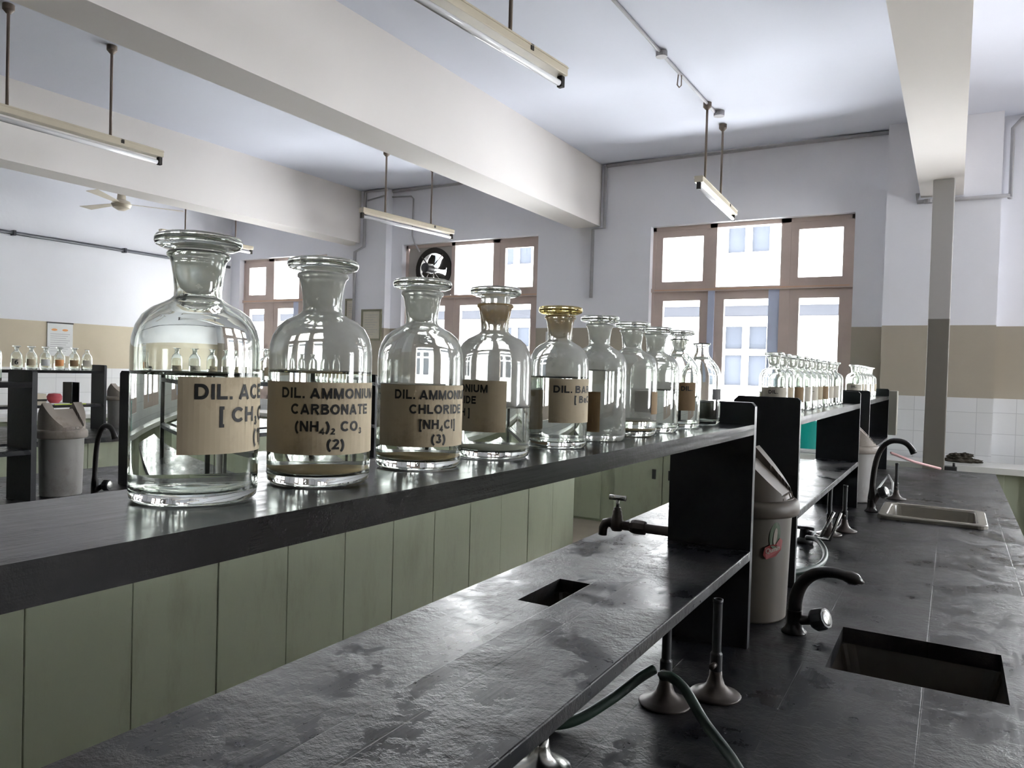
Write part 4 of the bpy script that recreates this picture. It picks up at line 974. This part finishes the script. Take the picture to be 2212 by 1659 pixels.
# notices
def notice(name, x0, x1, y, z0, z1, label, frame='wood', group='framed notices'):
    t = thing(name, label, 'notice', ((x0 + x1) / 2, y, (z0 + z1) / 2), 0, group); hx, hz_ = (x1 - x0) / 2, (z1 - z0) / 2; w = 0.022
    if frame:
        rails(G(), -hx, hx, -hz_, hz_, -0.018, 0.0, w).obj('frame', M[frame], t)
    G().box(-hx + w * 0.8, hx - w * 0.8, -0.010, 0.0, -hz_ + w * 0.8, hz_ - w * 0.8).obj('sheet', M['paperpale'] if frame else M['whiteplastic'], t)
    g = G()
    for k in range(9):
        z = hz_ - 0.06 - k * (2 * hz_ - 0.1) / 9; g.box(-hx + 0.05, hx - 0.05 - 0.03 * (k % 3), -0.0115, -0.0105, z - 0.004, z)
    g.obj('print', M['conduit'], t)
    return t
FB = paint('olive frame', (0.22, 0.21, 0.14), 0.5); M['olive'] = FB
notice('framed_notice', -6.07, -5.875, YW, c + 0.44, c + 0.76, 'taller framed notice on the wall left of the beam pilaster', 'olive')
notice('framed_notice', -5.735, -5.45, YW - 0.1, c + 0.28, c + 0.625, 'olive framed notice on the pilaster under the second beam', 'olive')
notice('wall_notice', -3.48, -3.33, YW, c + 0.27, c + 0.40, 'small unframed pale paper on the dado right of the fan window', None, None)
ch = thing('wall_chart', 'white hanging chart with orange emblems on the left wall', 'chart', (XL, 4.46, c + 0.18))
G().box(0.002, 0.008, -0.13, 0.13, -0.17, 0.17).obj('sheet', M['whiteplastic'], ch)
G().box(0.002, 0.012, -0.135, 0.135, 0.165, 0.178).obj('rail', M['iron'], ch)
g = G(); 
for yy in (-0.06, 0.05): g.prism(ell(yy, 0.10, 0.03, 0.012), 0.008, 0.009, plane='yz')
g.obj('emblem', M['orange'], ch)
g = G()
for k in range(9): g.box(0.008, 0.009, -0.10, 0.10 - 0.02 * (k % 3), 0.055 - k * 0.022, 0.06 - k * 0.022)
g.obj('print', M['conduit'], ch)
# small things on the lower shelf of the third bench rack
LSH = BT + 0.2055
bx = thing('black_box', 'small black open box on the lower shelf of the third bench rack', 'box', (-5.9, 3.34, LSH))
G().box(-0.06, 0.06, 0.0, 0.006, 0, 0.17).box(-0.06, 0.06, 0.054, 0.06, 0, 0.17).box(-0.06, -0.054, 0.006, 0.054, 0, 0.17).box(-0.054, 0.06, 0.006, 0.054, 0, 0.006).obj('shell', M['panel'], bx)
pb = G().lathe([(0, 0), (0.03, 0), (0.05, 0.025), (0.052, 0.05), (0.04, 0.07), (0, 0.075)], 24, (-5.9, 3.245, LSH + 0.012)).obj('pink_pot', M['pinkbowl']); tag(pb, 'round pinkish red pot on the tray of the third bench rack', 'pot')
tr2 = G().bbox(-5.97, -5.83, 3.16, 3.325, LSH, LSH + 0.012, 0.003).obj('flat_tray', M['whiteplastic']); tag(tr2, 'flat white tray under the pinkish red pot', 'tray')
yc = G().bbox(-5.825, -5.815, 3.20, 3.44, LSH, LSH + 0.008, 0.002).obj('yellow_strip', M['yellow']); tag(yc, 'yellow green strip on the lower shelf edge of the third bench rack', 'strip')
bx2 = thing('brown_carton', 'brown carton on the lower shelf of the third bench rack', 'box', (-5.9, 3.10, LSH))
G().bbox(-0.06, 0.06, -0.06, 0.055, 0, 0.085, 0.003).obj('carton', M['cream'], bx2); G().box(-0.062, 0.062, -0.062, 0.057, 0.03, 0.045).obj('band', M['dark'], bx2)

# ---------------------------------------------------------------- the building opposite
fb = bpy.data.objects.new('outside_building', None); COL.objects.link(fb)
tag(fb, 'bright white building seen through the windows', 'building')
wins = []
for k in range(-4, 5):
    x = -3.53 + k * 2.6
    for z in (-4.4, -0.24, 2.35, 6.2): wins.append((x - 0.46, x + 0.46, c + z, c + z + 1.27))
FY = 15.0
G().plate(-26, 18, -4.0, 10.5, FY, FY + 0.3, wins, 'xz').obj('wall', M['facade'], fb)
g = G().box(-26, 18, FY - 0.35, FY, c + 1.34, c + 1.45); g.obj('ledge', M['facade'], fb)
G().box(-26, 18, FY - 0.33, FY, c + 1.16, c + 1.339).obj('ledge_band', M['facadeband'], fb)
for (a, b_, z0, z1) in wins:
    if not (c - 1 < z0 < c + 3): continue
    f = G().plate(a + 0.001, b_ - 0.001, z0 + 0.001, z1 - 0.001, FY + 0.05, FY + 0.12, [(u0, u1, v0, v1) for u0, u1 in ((a + 0.06, (a + b_) / 2 - 0.06), ((a + b_) / 2 + 0.06, b_ - 0.06)) for v0, v1 in ((z0 + 0.06, z1 - 0.62), (z1 - 0.5, z1 - 0.06))], 'xz').obj('window', M['facade'], fb)
    G().box(a, b_, FY + 0.13, FY + 0.15, z0, z1).obj('pane', M['facadepane'], f)
